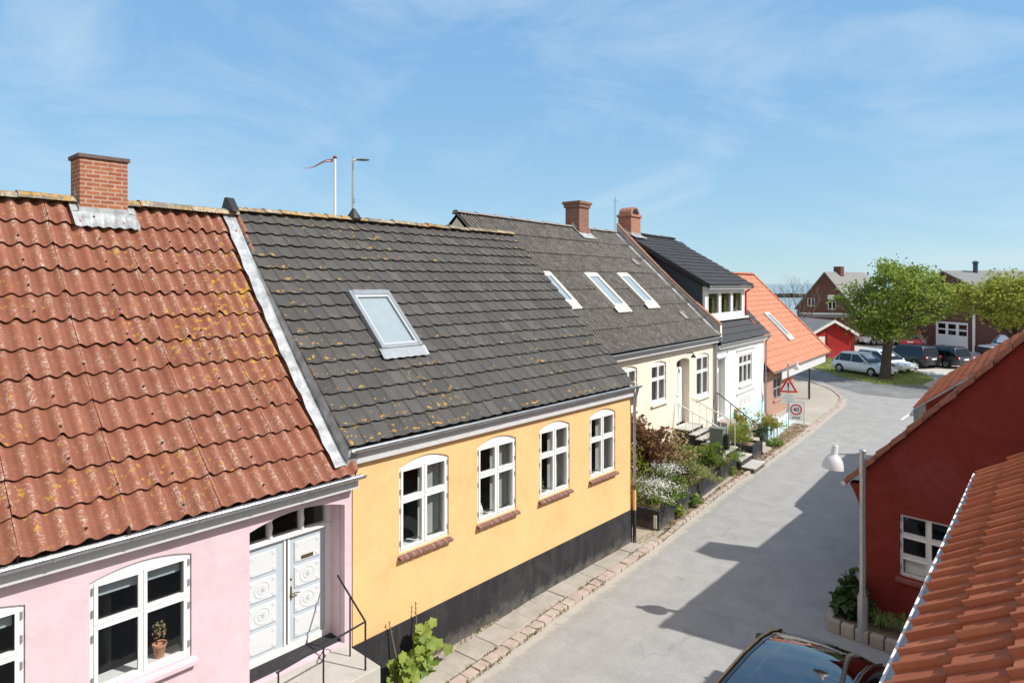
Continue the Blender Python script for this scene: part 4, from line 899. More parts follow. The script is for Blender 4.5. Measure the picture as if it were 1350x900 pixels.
# ------------------------------------------------------------------ red house, its neighbour, and the near tiled house
SH = -.0917
red = thing('red_house', 'dark red rendered house whose gable with white window faces the viewer', 'house', (-3.7, 15.5, 0), 0)
rw = rect(.73, 1.78, 1.11, 2.40); RP = 1.08; RW = 7.6; RL = 7.4
mb = MB(); RZ = 2.85+.0
gz = lambda x: 3.12+min(x, RW-x)*RP
gl = [(0,-.1),(RW,-.1),(RW,gz(0)-.02),(RW/2,gz(RW/2)-.02),(0,gz(0)-.02)]
mb.panel(gl, [rw], 0, .15, back=False)
mb.face([(0,0,-.1),(0,RL,-.1),(0,RL,gz(0)),(0,0,gz(0))]); mb.face([(RW,0,-.1),(RW,RL,-.1),(RW,RL,gz(0)),(RW,0,gz(0))])
mb.face([(p[0],RL,p[1]) for p in gl]); mb.build('wall', M['redwall'], red, shear=SH)
for k in range(1):
    ib = MB()
    for i in range(4):
        a, b = rw[i], rw[(i+1) % 4]; ib.face([(a[0],.14,a[1]),(b[0],.14,b[1]),(b[0],.4,b[1]),(a[0],.4,a[1])], 1)
    for q in ([(.1,3,.3),(RW-.1,3,.3),(RW-.1,3,3),(.1,3,3)], [(.1,.4,.3),(RW-.1,.4,.3),(RW-.1,3,.3),(.1,3,.3)], [(.1,.4,3),(RW-.1,.4,3),(RW-.1,3,3),(.1,3,3)]): ib.face(q)
    ib.build('interior', [M['room'], M['inner']], red, fix=False, shear=SH)
wn = window(red, .73, 1.78, 1.11, 2.40, 0, cols=2, rows=(.34, .68), y=.06, sill='redsill', fr=.06, bar=.10, shear=SH, sash=False)
mb = MB(); mb.box(.8,1.22,.17,.2,1.16,1.5); mb.build('paper_sheet', M['white'], wn, shear=SH)
EX = -.27; ez = gz(0)+EX*RP
def rev(mb, f):  # slope running along local Y: swap axes so tiles() can be used
    mb.v = [f(p) for p in mb.v]; return mb
tl = tiles(-.12, RL+.0, (EX, ez), (RW/2, gz(RW/2)), 'pan', .28, .36, .04, .025, jit=.004, lift=.04)
rev(tl, lambda p: (p[1], p[0], p[2])); tl.build('roof', M['vergetile'], red, smooth=38, fix=False, shear=SH)
mb = MB(); mb.face([(EX+.02,-.1,ez),(RW/2,-.1,gz(RW/2)-.01),(RW/2,RL,gz(RW/2)-.01),(EX+.02,RL,ez)]); mb.face([(RW-EX,-.1,ez),(RW/2,-.1,gz(RW/2)),(RW/2,RL,gz(RW/2)),(RW-EX,RL,ez)]); mb.build('roof_deck', M['pantile'], red, fix=False, shear=SH)
mb = MB(); mb.tube([(EX-.06,-.16,ez-.0),(EX-.06,RL,ez-.0)], .05, 8); mb.build('gutter', M['lamp'], red, smooth=40, shear=SH)
mb = MB(); cp = [(-.001, .05), (-.001, ez-.75)]+[(-.001-.24*(k/10)**2.0, ez-.75+.75*(k/10)) for k in range(1, 11)]
mb.prism([(x, .0, z) for x, z in [cp[1]]+cp[2:]+[(-.001, ez+.02)]], (0, .3, 0)); mb.build('corbel', M['redwall'], red, shear=SH)
mb = MB(); n = 14
for k in range(n):
    a, b = EX+k*(RW/2-EX)/n, EX+(k+1)*(RW/2-EX)/n-.01; j_ = random.gauss(0,.012); mb.prism([(a,-.16+j_,gz(0)+a*RP+.035+j_),(b,-.16+j_,gz(0)+b*RP-.015+j_),(b,-.16+j_,gz(0)+b*RP+.115+j_),(a,-.16+j_,gz(0)+a*RP+.17+j_)], (0,.12,0))
mb.build('verge_tile', M['vergetile'], red, shear=SH, bevel=.008)
chimney_r = MB(); chimney_r.box(RW/2-.3, RW/2+.3, 4.3, 5.2, 6.5, 8.3); chimney_r.build('chimney', M['redbrick'], red, shear=SH)
nei = thing('orange_roofed_house', 'orange tiled house with lead-covered verge just beyond the dark red gable', 'house', (-3.72, 23.0, 0), R(3.3))
NZ = 3.56; NP = .78; NL = 8.4
g2 = lambda x: NZ+min(x, 7.6-x)*NP
mb = MB(); gl2 = [(0,-.1),(7.6,-.1),(7.6,g2(0)),(3.8,g2(3.8)),(0,g2(0))]
for y in (0, NL): mb.face([(p[0],y,p[1]) for p in gl2])
mb.face([(0,0,-.1),(0,NL,-.1),(0,NL,NZ),(0,0,NZ)]); mb.face([(7.6,0,-.1),(7.6,NL,-.1),(7.6,NL,NZ),(7.6,0,NZ)]); mb.build('wall', M['redwall'], nei)
tl = tiles(.3, NL, (-.3, NZ-.3*NP), (3.8, g2(3.8)), 'pan', .28, .36, .035, .02, lift=.03); rev(tl, lambda p: (p[1], p[0], p[2])); tl.build('roof', M['pantile'], nei, smooth=38, fix=False)
mb = MB(); mb.face([(-.28,.0,NZ-.3*NP),(3.8,.0,g2(3.8)-.01),(3.8,NL,g2(3.8)-.01),(-.28,NL,NZ-.3*NP)]); mb.face([(7.9,.0,NZ-.3*NP),(3.8,.0,g2(3.8)-.01),(3.8,NL,g2(3.8)-.01),(7.9,NL,NZ-.3*NP)]); mb.build('roof_deck', M['orange'], nei, fix=False)
mb = MB(); mb.prism([(-.32,.02,NZ-.6),(3.8,.02,g2(3.8)-.3),(3.8,.02,g2(3.8)+.08),(-.32,.02,NZ-.22)], (0,.28,0)); mb.build('verge_flashing', M['lead'], nei)
mb = MB(); mb.tube([(-.36,-.1,NZ-.36),(-.36,NL,NZ-.36)], .06, 8); mb.build('gutter', M['lamp'], nei, smooth=40)

NE = (-.0, 4.08)
nea = thing('tiled_house', 'house right below the viewer with red clay pantiles and white gutter', 'house', (-1.28, 13.05, 0), R(-88.4))
# local X runs back toward the viewer, local Y climbs the roof
NPT = math.tan(R(36)); NRG = (4.0, 4.08+4.0*NPT)
tl = tiles(.0, 13.0, NE, NRG, 'nearpan', .305, .455, .056, .032, jit=.006, ujit=.006, over=.05, lift=.05); tl.build('roof', M['pantile'], nea, smooth=38, fix=False)
mb = MB(); mb.face([(0.02,.02,4.06),(13,.02,4.06),(13,4,NRG[1]-.03),(0.02,4,NRG[1]-.03)]); mb.face([(0.02,8,4.06),(13,8,4.06),(13,4,NRG[1]-.03),(0.02,4,NRG[1]-.03)]); mb.build('roof_deck', M['pantile'], nea, fix=False)
mb = MB()
for x in (.15, 12.9): mb.face([(x,.25,-.1),(x,7.75,-.1),(x,7.75,4.15),(x,4,NRG[1]-.1),(x,.25,4.15)])
mb.face([(.15,.25,-.1),(12.9,.25,-.1),(12.9,.25,4.15),(.15,.25,4.15)]); mb.face([(.15,7.75,-.1),(12.9,7.75,-.1),(12.9,7.75,4.15),(.15,7.75,4.15)]); mb.build('wall', M['redwall'], nea)
gutter(nea, -.05, 13, -.075, 4.05, .075, 'white')
mb = MB()
for k in range(43): u = .02+k*.3035+random.gauss(0,.012); a_, b_, c_ = random.uniform(.07,.12), random.uniform(.22,.28), random.uniform(4.14,4.18); mb.prism([(u+a_,-.02+random.gauss(0,.008),4.09),(u+b_,-.02,4.09),(u+b_-.03,-.015,c_),(u+a_+.03,-.015,c_+.01)], (0,.06,0))
mb.build('eaves_mortar', M['stone'], nea)

# ------------------------------------------------------------------ vegetation
def leaves_blob(mb, c, rad, n, size, mi=0, up=.4, shell_=.5, clump=0, aspect=.62):
    c = Vector(c); cl = []
    if clump:
        for k in range(clump):
            d = Vector((random.gauss(0,1), random.gauss(0,1), random.gauss(0,1))).normalized(); r = random.uniform(shell_, 1)
            cl.append((c+Vector((d.x*rad[0]*r, d.y*rad[1]*r, d.z*rad[2]*r)), random.uniform(.6, 1.3)))
    for k in range(n):
        if clump:
            b, s = random.choice(cl); cs = min(rad)*2.0/clump**.45*s
            p = b+Vector((random.gauss(0,cs*.5), random.gauss(0,cs*.5), random.gauss(0,cs*.38)))
        else:
            d = Vector((random.gauss(0,1), random.gauss(0,1), random.gauss(0,1))).normalized(); r = random.uniform(shell_, 1)*(1+.18*noise.noise(Vector(d)*2.5+c))
            p = c+Vector((d.x*rad[0]*r, d.y*rad[1]*r, d.z*rad[2]*r))
        if p.z < .06: p.z = .06+random.random()*.1
        mb.leaf(p, size, mi, up, aspect)
def bush(name, label, cat, c, parts, stem=None, group=None):
    o = thing(name, label, cat, (c[0], c[1], c[2]), 0, group)
    for (pn, mat, blobs) in parts:
        mb = MB()
        for bl in blobs: leaves_blob(mb, *bl[0], **bl[1])
        mb.build(pn, M[mat], o, fix=False)
    if stem:
        mb = MB()
        for k in range(stem[0]):
            a = random.uniform(0, 2*PI); mb.tube([(0,0,0),(math.cos(a)*stem[1]*.4, math.sin(a)*stem[1]*.4, stem[2]*.5),(math.cos(a)*stem[1], math.sin(a)*stem[1], stem[2])], [.03,.02,.008], 5)
        mb.build('stem', M['bark'], o)
    return o
def branch(mb, p, d, L, r, depth, tips, spread=.6, upb=.15, seg=3):
    pts = [p]; rr = [r]
    for k in range(seg):
        d = (d+Vector((random.gauss(0,.12), random.gauss(0,.12), random.gauss(0,.08)+upb*.2))).normalized(); p = p+d*L/seg; pts.append(p); rr.append(r*(1-.35*(k+1)/seg))
    mb.tube(pts, rr, 7 if r > .05 else 4)
    if depth == 0: tips.append(p); return
    for k in range(random.choice((2, 3, 3))):
        nd = (d+Vector((random.gauss(0,spread), random.gauss(0,spread), random.gauss(0,spread*.6)+upb))).normalized(); branch(mb, p, nd, L*random.uniform(.62,.82), rr[-1]*.72, depth-1, tips, spread, upb, seg)
def tree(label, loc, trunk_h, r0, crown_c, rad, nclump, nleaf, leafsize, mat, seed, lean=(0,0), low=1):
    random.seed(seed); o = thing('leafy_tree', label, 'tree', loc, 0, 'leafy trees at the parking yard'); tb = MB(); tips = []
    top = Vector((lean[0], lean[1], trunk_h))
    tb.tube([(0,0,-.05),(0.02,0,.25),(top.x*.4,top.y*.4,trunk_h*.5),top], [r0*1.45, r0*1.1, r0*.95, r0*.9], 12)
    for a in range(5):
        t = a*2*PI/5+random.uniform(-.3,.3); branch(tb, top-Vector((0,0,.1)), Vector((math.cos(t)*.8, math.sin(t)*.8, .75)).normalized(), rad[2]*.55, r0*.5, 3, tips, .5, .18)
    tb.build('trunk', M['bark'], o, smooth=60)
    cb = MB(); C_ = Vector(crown_c); cl = []
    while len(cl) < nclump:
        d = Vector((random.gauss(0,1), random.gauss(0,1), random.gauss(0,1))).normalized(); r = random.uniform(.35,1)**.55
        p = Vector((d.x*rad[0]*r, d.y*rad[1]*r, d.z*rad[2]*r))
        rr = .86+.34*noise.noise(d*2.3+Vector((seed, 0, 0))); p *= rr
        if p.z < -rad[2]*.45 and random.random() < .9 and (p.x*.744+p.y*.668)*low > -.3: continue
        if p.z < -rad[2]*.8: continue
        cl.append((C_+p, random.uniform(.25,.62)))
    for k in range(nleaf):
        b, s = random.choice(cl); cb.leaf(b+Vector((random.gauss(0,s), random.gauss(0,s), random.gauss(0,s*.55))), leafsize, 0, .9)
    cb.build('crown', M[mat], o, fix=False); return o
tree('leafy tree with thick trunk standing on the lawn beside the white hatchback', (-11.5, 54.9, .03), 2.9, .36, (.6, .6, 5.65), (3.85, 4.0, 3.45), 88, 14500, .25, 'leaf', 11, (.2, .1))
tree('yellow green tree rising behind the dark red gable at the yard edge', (-3.8, 58.8, .0), 3.0, .4, (.4, -.2, 5.75), (5.2, 5.0, 2.6), 125, 19000, .25, 'leaf2', 23, (0,0), -1)
def bare(name, label, loc, h, r, seed, n=5, depth=4, spread=.35):
    random.seed(seed); o = thing(name, label, 'tree', loc); tb = MB(); tips = []
    for k in range(n):
        a = random.uniform(0, 2*PI); branch(tb, Vector((0,0,0)), Vector((math.cos(a)*.3, math.sin(a)*.3, 1)).normalized(), h*.36, r, depth, tips, spread, .22)
    tb.build('branches', M['twig'], o); return o
bare('bare_tree', 'bare leafless tree in front of the brown brick gable', (-23.2, 71.6, 0), 7.6, .11, 5, 6, 4, .33)
bare('bare_tree', 'sparse treetop of fine bare twigs showing above the yellow house ridge', (-24.6, 21.4, 3.2), 6.5, .05, 9, 3, 4, .4)

# ------------------------------------------------------------------ front gardens
random.seed(3)
pl = thing('planter_wall', 'long black garden wall along the kerb in front of the cream house', 'garden wall', F0, ANG)
mb = MB(); mb.prism([(1.14,-2.22,-.05),(8.4,-2.0,-.05),(8.4,-1.86,-.05),(1.28,-2.08,-.05)], (0,0,.68)); mb.prism([(1.14,-2.22,-.05),(1.28,-2.08,-.05),(1.28,-.0,-.05),(1.14,-.0,-.05)], (0,0,.679)); mb.prism([(8.26,-1.86,-.05),(8.4,-1.86,-.05),(8.4,-.6,-.05),(8.26,-.6,-.05)], (0,0,.68)); mb.build('wall', M['blackwood'], pl, bevel=.012)
mb = MB(); mb.box(1.10,1.138,-2.16,-2.06,.12,.5); mb.build('wooden_block', M['tanleaf'] if 0 else M['alupale'], pl, bevel=.01)
mb = MB(); mb.add([FP(1.28,-2.08,.55),FP(8.26,-1.86,.55),FP(8.26,-.0,.62),FP(1.28,-.0,.62)], [(0,1,2,3)]); struct(mb.build('garden_soil', M['soil']))
pl2 = thing('planter_box', 'short black planter block between the two entrance stairs', 'garden wall', F0, ANG)
mb = MB(); mb.box(10.25,11.40,-2.02,-1.9,-.05,.66); mb.box(10.25,10.37,-1.9,-.05,-.05,.66); mb.box(11.28,11.40,-1.9,-.05,-.05,.66); mb.build('wall', M['blackwood'], pl2, bevel=.012); mb = MB(); mb.box(10.37,11.28,-1.9,-.1,-.05,.58); mb.build('soil', M['soil'], pl2)
sb = thing('step_blocks', 'two pale stone steps with black sides at the kerb below the cabinet', 'steps', F0, ANG)
for (a, b, va, vb, zt) in ((8.75,10.05,-2.55,-2.05,.20),(8.75,10.05,-2.045,-1.5,.42)):
    mb = MB(); mb.box(a,b,va,vb,-.02,zt-.05); s_ = mb.build('step', M['blackwood'], sb, bevel=.006); mb = MB(); mb.box(a-.02,b+.02,va-.02,vb-.003,zt-.048,zt); mb.build('tread', M['stone'], s_, bevel=.008)
bw = thing('garden_wall', 'low pale blue wall in front of the white house garden', 'garden wall', F0, ANG)
mb = MB(); mb.prism([(13.45,-1.66,-.05),(19.4,-1.36,-.05),(19.4,-1.18,-.05),(13.45,-1.48,-.05)], (0,0,.72)); mb.prism([(13.4,-1.72,-.05),(13.62,-1.72,-.05),(13.62,-1.42,-.05),(13.4,-1.42,-.05)], (0,0,.86)); mb.build('wall', M['bluewall'], bw, bevel=.015)
def G1(u, v, z): p = FP(u, v, z); return (p.x, p.y, p.z)
bush('red_leaved_shrub', 'tall dark red leaved shrub against the cream house windows', 'shrub', G1(2.7,-.95,.6), [('foliage','redleaf',[(((0,0,1.55),(1.0,.8,1.25),2600,.15),dict(clump=46,shell_=.3))])], (6,.6,2.2))
bush('tan_leaved_shrub', 'lower tan and brown shrub beside the dark red leaved shrub', 'shrub', G1(4.6,-1.0,.6), [('foliage','tanleaf',[(((0,0,.75),(.95,.75,.7),1900,.13),dict(clump=34,shell_=.2))])], (4,.5,.9))
bush('green_shrub', 'light green shrub at the downpipe beside the red leaved shrub', 'shrub', G1(1.6,-1.0,.6), [('foliage','lime',[(((0,.1,.7),(.5,.6,.75),500,.11),dict(clump=14,shell_=.3))])], (3,.3,.8))
bush('white_flowers', 'mound of small white flowers spilling over the near end of the black wall', 'flowers', G1(2.1,-1.75,.7), [('foliage','green',[(((0,0,.12),(1.05,.6,.34),2000,.09),dict(clump=26,shell_=.2)),(((.2,-.45,-.05),(.7,.25,.3),400,.08),dict(clump=10,shell_=.2))]),('flower','petal',[(((-.1,0,.40),(1.0,.6,.2),1100,.048),dict(shell_=.2,up=2)),(((.1,-.48,.2),(.9,.22,.2),520,.048),dict(shell_=.2,up=2))])])
bush('white_flowers', 'white flowers against the yellow house corner higher in the bed', 'flowers', G1(3.1,-1.4,.75), [('foliage','green',[(((0,0,.3),(1.0,.65,.35),1700,.10),dict(clump=20,shell_=.2))]),('flower','petal',[(((0,0,.60),(1.0,.65,.2),1100,.048),dict(shell_=.2,up=2))])])
bush('ornamental_grass', 'spiky green perennials in the middle of the front bed', 'plant', G1(4.6,-1.62,.72), [('foliage','grey green',[(((0,0,.25),(1.4,.65,.42),5200,.13),dict(clump=40,shell_=.1,aspect=.2))])])
bush('leafy_perennial', 'dense green perennials near the far end of the front bed', 'plant', G1(6.4,-1.55,.72), [('foliage','green',[(((0,0,.3),(1.2,.65,.42),3800,.12),dict(clump=30,shell_=.1,aspect=.3))]),('flower','yellowpetal',[(((0,0,.5),(1.0,.5,.2),36,.06),dict(clump=12,shell_=.2))])])
bush('leafy_perennial', 'yellow green perennials right at the foot of the grey green cabinet', 'plant', G1(7.75,-1.6,.6), [('foliage','yellowgreen',[(((0,0,.22),(.5,.4,.34),420,.1),dict(clump=10,shell_=.2,aspect=.45))])])
bush('heather_bush', 'grey green heather on the wall end beside the stone steps', 'plant', G1(8.1,-1.95,.6), [('foliage','grey green',[(((0,0,.2),(.4,.3,.3),420,.07),dict(clump=10,shell_=.2,aspect=.3))])])
mb = MB()
for k in range(8000):
    u = random.uniform(1.3, 8.3); v = -random.uniform(.05, 2.12)*(1 if random.random() < .8 else 1.02); h = .62+.32*noise.noise(Vector((u*1.1, v*1.4, 4)))+random.uniform(-.05,.16)
    if v < -1.95: h = min(h, .78)
    p = FP(u, v, max(h, .56)); mb.leaf(p, random.uniform(.06, .12), 0, .8, .3)
tag(mb.build('ground_cover', M['grey green'], fix=False), 'dense green ground cover filling the raised front bed', 'ground cover', kind='stuff')
bush('kerb_plant', 'round leaved plant growing at the foot of the black wall near its open end', 'plant', (-9.55,19.3,.05), [('foliage','green',[(((0,0,.22),(.34,.34,.24),170,.16),dict(shell_=.3,up=1.2,aspect=.8))])])
bush('kerb_plant', 'small weed clump under the overhanging white flowers', 'plant', (-9.42,18.1,.05), [('foliage','lime',[(((0,0,.2),(.3,.3,.22),160,.13),dict(shell_=.3,up=1,aspect=.6))])])
bush('kerb_plant', 'leafy plant at the foot of the black wall next to the stone steps', 'plant', (-10.0,23.2,.05), [('foliage','lime',[(((0,0,.22),(.32,.32,.25),170,.15),dict(shell_=.3,up=1,aspect=.6))])])
bush('kerb_plant', 'low green plant at the kerb before the letterbox post', 'plant', (-10.35,28.9,.05), [('foliage','green',[(((0,0,.16),(.4,.55,.2),200,.15),dict(shell_=.3,up=1,aspect=.6))])])
bush('kerb_plant', 'dry brown flowers along the foot of the pale blue wall', 'plant', (-10.55,31.0,.05), [('foliage','tanleaf',[(((0,0,.06),(.18,1.2,.07),170,.07),dict(shell_=.3,up=1,aspect=.6))])])
bush('planter_shrub', 'light green feathery bush filling the short planter block', 'shrub', G1(10.85,-1.35,.62), [('foliage','lime',[(((0,0,.36),(.5,.95,.5),2200,.11),dict(clump=34,shell_=.15,aspect=.3))])])
bush('yellow_bush', 'wide yellow flowering bush against the white house base', 'shrub', G1(14.0,-.75,.42), [('foliage','yellowgreen',[(((-.7,0,.5),(1.0,.5,.5),1500,.10),dict(clump=26,shell_=.2)),(((.8,.1,.42),(.9,.4,.4),1100,.10),dict(clump=18,shell_=.2))])])
bush('dark_bush', 'dark green bush behind the pale blue wall beside the black railing', 'shrub', G1(13.1,-1.25,.0), [('foliage','deepgreen',[(((0,0,.55),(.65,.42,.5),700,.1),dict(clump=16,shell_=.25))])])
bush('yellow_flowers', 'bright yellow flowers in a pot on the cream house steps', 'flowers', G1(7.55,-1.4,1.2), [('flower','yellowpetal',[(((0,0,.3),(.2,.2,.14),110,.09),dict(shell_=.2,up=1))]),('leaf','green',[(((0,0,.18),(.15,.15,.12),60,.09),dict(shell_=.2))])])
po = [o for o in bpy.data.objects if o.name.startswith('yellow_flowers')][0]
mb = MB(); mb.lathe([(.07,-.02),(.10,.14),(.11,.16),(.09,.15)], (0,0,0), 14); mb.build('pot', M['terracotta'], po, smooth=40)
# hollyhock by the black plinth
random.seed(21)
ho = thing('hollyhock_plant', 'hollyhock with big lobed green leaves against the black plinth', 'plant', (-9.16, 7.62, .05)); mb = MB()
def bigleaf(mb, c, r, nrm, n=9):
    nrm = Vector(nrm).normalized(); a = nrm.orthogonal().normalized(); b = nrm.cross(a); c = Vector(c); ph = random.uniform(0, 6)
    ring = [c+(a*math.cos(t)+b*math.sin(t))*r*(1+.2*math.cos(5*t+ph))+nrm*r*.18*math.cos(2*t+ph) for t in [2*PI*k/14 for k in range(14)]]
    mb.add([c-nrm*r*.12]+ring, [(0, 1+k, 1+(k+1) % 14) for k in range(14)])
for k in range(75):
    z = random.uniform(.05, .95); y = random.gauss(0, .17*(1.15-z*.7)); x = random.uniform(-.14, .2)*(1.1-z*.6)
    bigleaf(mb, (x+.03, y+.08, z), random.uniform(.05, .105), (random.gauss(.7,.5), random.gauss(-.1,.5), random.gauss(.7,.35)))
for k in range(48):
    y = -.40+random.gauss(0, .14); z = random.uniform(.04, .50); x = random.uniform(-.12, .22)
    bigleaf(mb, (x+.03, y, z), random.uniform(.045, .10), (random.gauss(.7,.5), random.gauss(-.1,.5), random.gauss(.8,.3)))
mb.build('leaf', M['hollyhock'], ho, fix=False, smooth=30); mb = MB()
mb.tube([(0,.0,0),(-.1,.08,.7),(-.17,.1,1.25)], [.018,.014,.007], 6); mb.tube([(0,-.35,0),(-.12,-.42,.6),(-.18,-.5,1.12)], [.018,.014,.007], 6)
for (y,z) in ((.1,1.22),(.1,1.14),(.09,1.05),(-.5,1.1),(-.48,1.0),(-.46,.92),(-.45,.82)): mb.lathe([(0,-.02),(.022,0),(0,.025)], (-.16,y,z), 6)
mb.build('stalk', M['twig'], ho)
# bed by the red gable
random.seed(31)
rb = thing('raised_bed', 'stone edged flower bed at the foot of the dark red gable', 'flower bed', (-3.7, 15.4, 0)); mb = MB()
for k in range(9): mb.xbox(Matrix.Translation((-.25+k*.27, -.98-.02*k, .12)) @ Matrix.Rotation(random.gauss(0,.05),4,'Z'), .25, .16, .26)
for k in range(3): mb.xbox(Matrix.Translation((-.38, -.75+k*.27, .12)) @ Matrix.Rotation(random.gauss(0,.05),4,'Z'), .16, .25, .26)
mb.build('stone_edging', M['slab'], rb, bevel=.03); mb = MB(); mb.box(-.3,2.2,-.9,.0,0,.2); mb.build('soil', M['soil'], rb)
bush('hosta_plant', 'broad leaved dark green plant at the corner of the dark red gable', 'plant', (-3.72,14.9,.15), [('foliage','deepgreen',[(((0,0,.32),(.42,.36,.34),230,.24),dict(shell_=.4,up=1.2,aspect=.7)),(((-.1,.35,.55),(.3,.2,.4),110,.2),dict(shell_=.3,up=.8,aspect=.7))])])
dl = thing('daylily_plant', 'strap leaved green plants behind the stone edging and lamp post', 'plant', (-2.75,14.75,.18)); mb = MB()
for c in ((-.4,0),(.0,.1),(.35,-.02),(.7,0)):
    for k in range(60):
        a = random.uniform(0, 2*PI); l = random.uniform(.28,.5); d = Vector((math.cos(a), math.sin(a), 0)); sd_ = Vector((-d.y, d.x, 0))*.014; b = Vector((c[0], c[1], 0))
        p1, p2 = b+d*l*.4+Vector((0,0,l*.75)), b+d*l*.95+Vector((0,0,l*.5)); mb.face([b-sd_, b+sd_, p1+sd_, p1-sd_]); mb.face([p1-sd_, p1+sd_, p2])
mb.build('leaf', M['green'], dl, fix=False)

# ------------------------------------------------------------------ street furniture
def street_lamp(label, loc, rz, h=3.85, scale=1):
    o = thing('street_lamp', label, 'street lamp', loc, rz, 'grey street lamps'); mb = MB()
    mb.lathe([(.0,0),(.098,0),(.098,.9),(.06,1.0),(.055,h-.5),(.052,h-.5),(.062,h-.49),(.062,h),(.05,h+.015),(0,h+.02)], (0,0,0), 16); mb.build('pole', M['steel'], o, smooth=35)
    mb = MB(); mb.tube([(0,0,h-.07),(-.46,0,h-.1)], .018, 8); mb.build('arm', M['steel'], o, smooth=40)
    mb = MB(); T = Matrix.Translation((-.52,0,h)) @ Matrix.Rotation(R(6),4,'Y')
    mb.lathe([(0,.1),(.028,.1),(.03,.07),(.058,.068),(.062,.06),(.062,-.1),(.085,-.13),(.13,-.17),(.175,-.24),(.2,-.33),(.208,-.4),(.2,-.4),(.19,-.33),(.16,-.24),(.1,-.17),(0,-.15)], (0,0,0), 28, 0, T); mb.build('lamp_shade', M['lamp'], o, smooth=40)
    mb = MB(); mb.lathe([(0,-.36),(.03,-.35),(.045,-.3),(.03,-.2),(0,-.18)], (0,0,0), 12, 0, T); mb.build('bulb', M['white'], o, smooth=40)
    return o
sl1 = street_lamp('grey bell-shaped street lamp standing before the dark red gable', (-3.41, 14.39, 0), R(30))
wp = Vector((-11.51, 34.0, 0))
sl2 = copy_thing(sl1, wp, R(215), 'pale street lamp with warning sign at the brick house corner'); sl2.scale = (.82, .82, .82)
# warning sign with its plate, fixed on the far lamp pole
ws = thing('warning_sign', 'red bordered triangular warning sign with exclamation mark and plate below', 'road sign', wp, R(25))
def text_mesh(s, size, mat, parent, loc, rot=(R(90),0,0), ext=.002, name='lettering'):
    cu = bpy.data.curves.new(name, 'FONT'); cu.body = s; cu.size = size; cu.align_x = 'CENTER'; cu.align_y = 'CENTER'; cu.extrude = ext; cu.offset = size*.012
    t = bpy.data.objects.new(name, cu); COL.objects.link(t); dg = bpy.context.evaluated_depsgraph_get(); me = bpy.data.meshes.new_from_object(t.evaluated_get(dg)); bpy.data.objects.remove(t)
    o = bpy.data.objects.new(name, me); COL.objects.link(o); me.materials.clear(); me.materials.append(mat); o.parent = parent; o.location = loc; o.rotation_euler = rot; return o
def tri_poly(s, y): return [(-s/2, y, -s*.2887), (s/2, y, -s*.2887), (0, y, s*.5774)]
mb = MB(); mb.prism([(a, y, z+1.93) for a, y, z in tri_poly(.92, -.09)], (0,.02,0)); p_ = mb.build('sign_face', M['signred'], ws, bevel=.012)
mb = MB(); mb.prism([(a, y, z+1.925) for a, y, z in tri_poly(.62, -.096)], (0,.003,0)); mb.build('inner_field', M['signwhite'], p_)
mb = MB(); mb.prism([(-.035,-.102,1.98),(.035,-.102,1.98),(.048,-.102,2.14),(.03,-.102,2.17),(-.03,-.102,2.17),(-.048,-.102,2.14)][::1], (0,.003,0)); mb.prism([(-.022,-.1025,1.87),(.022,-.1025,1.87),(.034,-.1025,1.985),(-.034,-.1025,1.985)], (0,.003,0)); mb.lathe([(0,.003),(.04,.003),(.04,0)], (0,0,0), 14, 0, Matrix.Translation((0,-.099,1.81)) @ Matrix.Rotation(R(90),4,'X')); mb.build('exclamation_mark', M['black'], p_)
mb = MB(); mb.box(-.33,.33,-.09,-.075,1.12,1.60); q_ = mb.build('plate', M['signwhite'], ws, bevel=.006)
mb = MB()
for z, w_ in ((1.50,.4),(1.36,.5),(1.22,.34)):
    x = -w_/2
    while x < w_/2: l = random.uniform(.03,.08); mb.box(x, min(x+l, w_/2), -.094, -.0905, z-.018, z+.018); x += l+.018
mb.build('plate_text', M['signgrey'], q_)
# 40 zone sign
zs = thing('zone_sign', 'white 40 zone sign in a grey frame on the corner pavement', 'road sign', (-10.74, 32.85, .06), R(26))
mb = MB()
for x in (-.34,.36): mb.tube([(x,0,0),(x,0,1.34)], .022, 8)
mb.tube([(-.36,0,1.34),(.38,0,1.34)], .025, 8); mb.build('frame', M['steel'], zs, smooth=40)
mb = MB(); mb.box(-.31,.30,-.035,-.02,.46,1.29); fcs = mb.build('sign_face', M['signwhite'], zs, bevel=.006)
mb = MB(); mb.lathe([(.265,0),(.265,.004),(.205,.004),(.205,0)], (0,0,0), 36, 0, Matrix.Translation((0,-.036,.98)) @ Matrix.Rotation(R(90),4,'X')); mb.build('red_ring', M['signred'], fcs)
text_mesh('40', .27, M['black'], fcs, (0,-.038,.975)); text_mesh('ZONE', .13, M['black'], fcs, (0,-.038,.58))
# letterbox post, cabinet
lb = thing('letterbox_post', 'white letterbox on two grey posts before the pale blue wall', 'letterbox', (-10.62, 29.75, .05), R(10))
mb = MB()
for x in (-.07,.07): mb.tube([(x,0,0),(x,0,.75)], .022, 8)
mb.build('post', M['steel'], lb); mb = MB(); mb.box(-.13,.13,-.1,.1,.6,1.12); mb.build('box', M['signwhite'], lb, bevel=.012); mb = MB(); mb.tube([(0,0,1.12),(0,0,1.22)], .03, 8); mb.build('cap', M['steel'], lb)
cb = thing('utility_cabinet', 'grey green street cabinet standing at the cream house steps', 'cabinet', G1(7.2,-1.74,.74), R(8))
mb = MB(); mb.box(-.27,.22,-.2,.2,0,1.14); mb.prism([(-.30,-.23,1.142),(.25,-.23,1.142),(.25,.23,1.142),(-.30,.23,1.142)], (0,0,.05)); mb.build('body', M['mailgreen'], cb, bevel=.015); mb = MB(); mb.box(-.2,.15,-.206,-.2015,.08,1.05); mb.build('door', M['mailgreen'], cb)
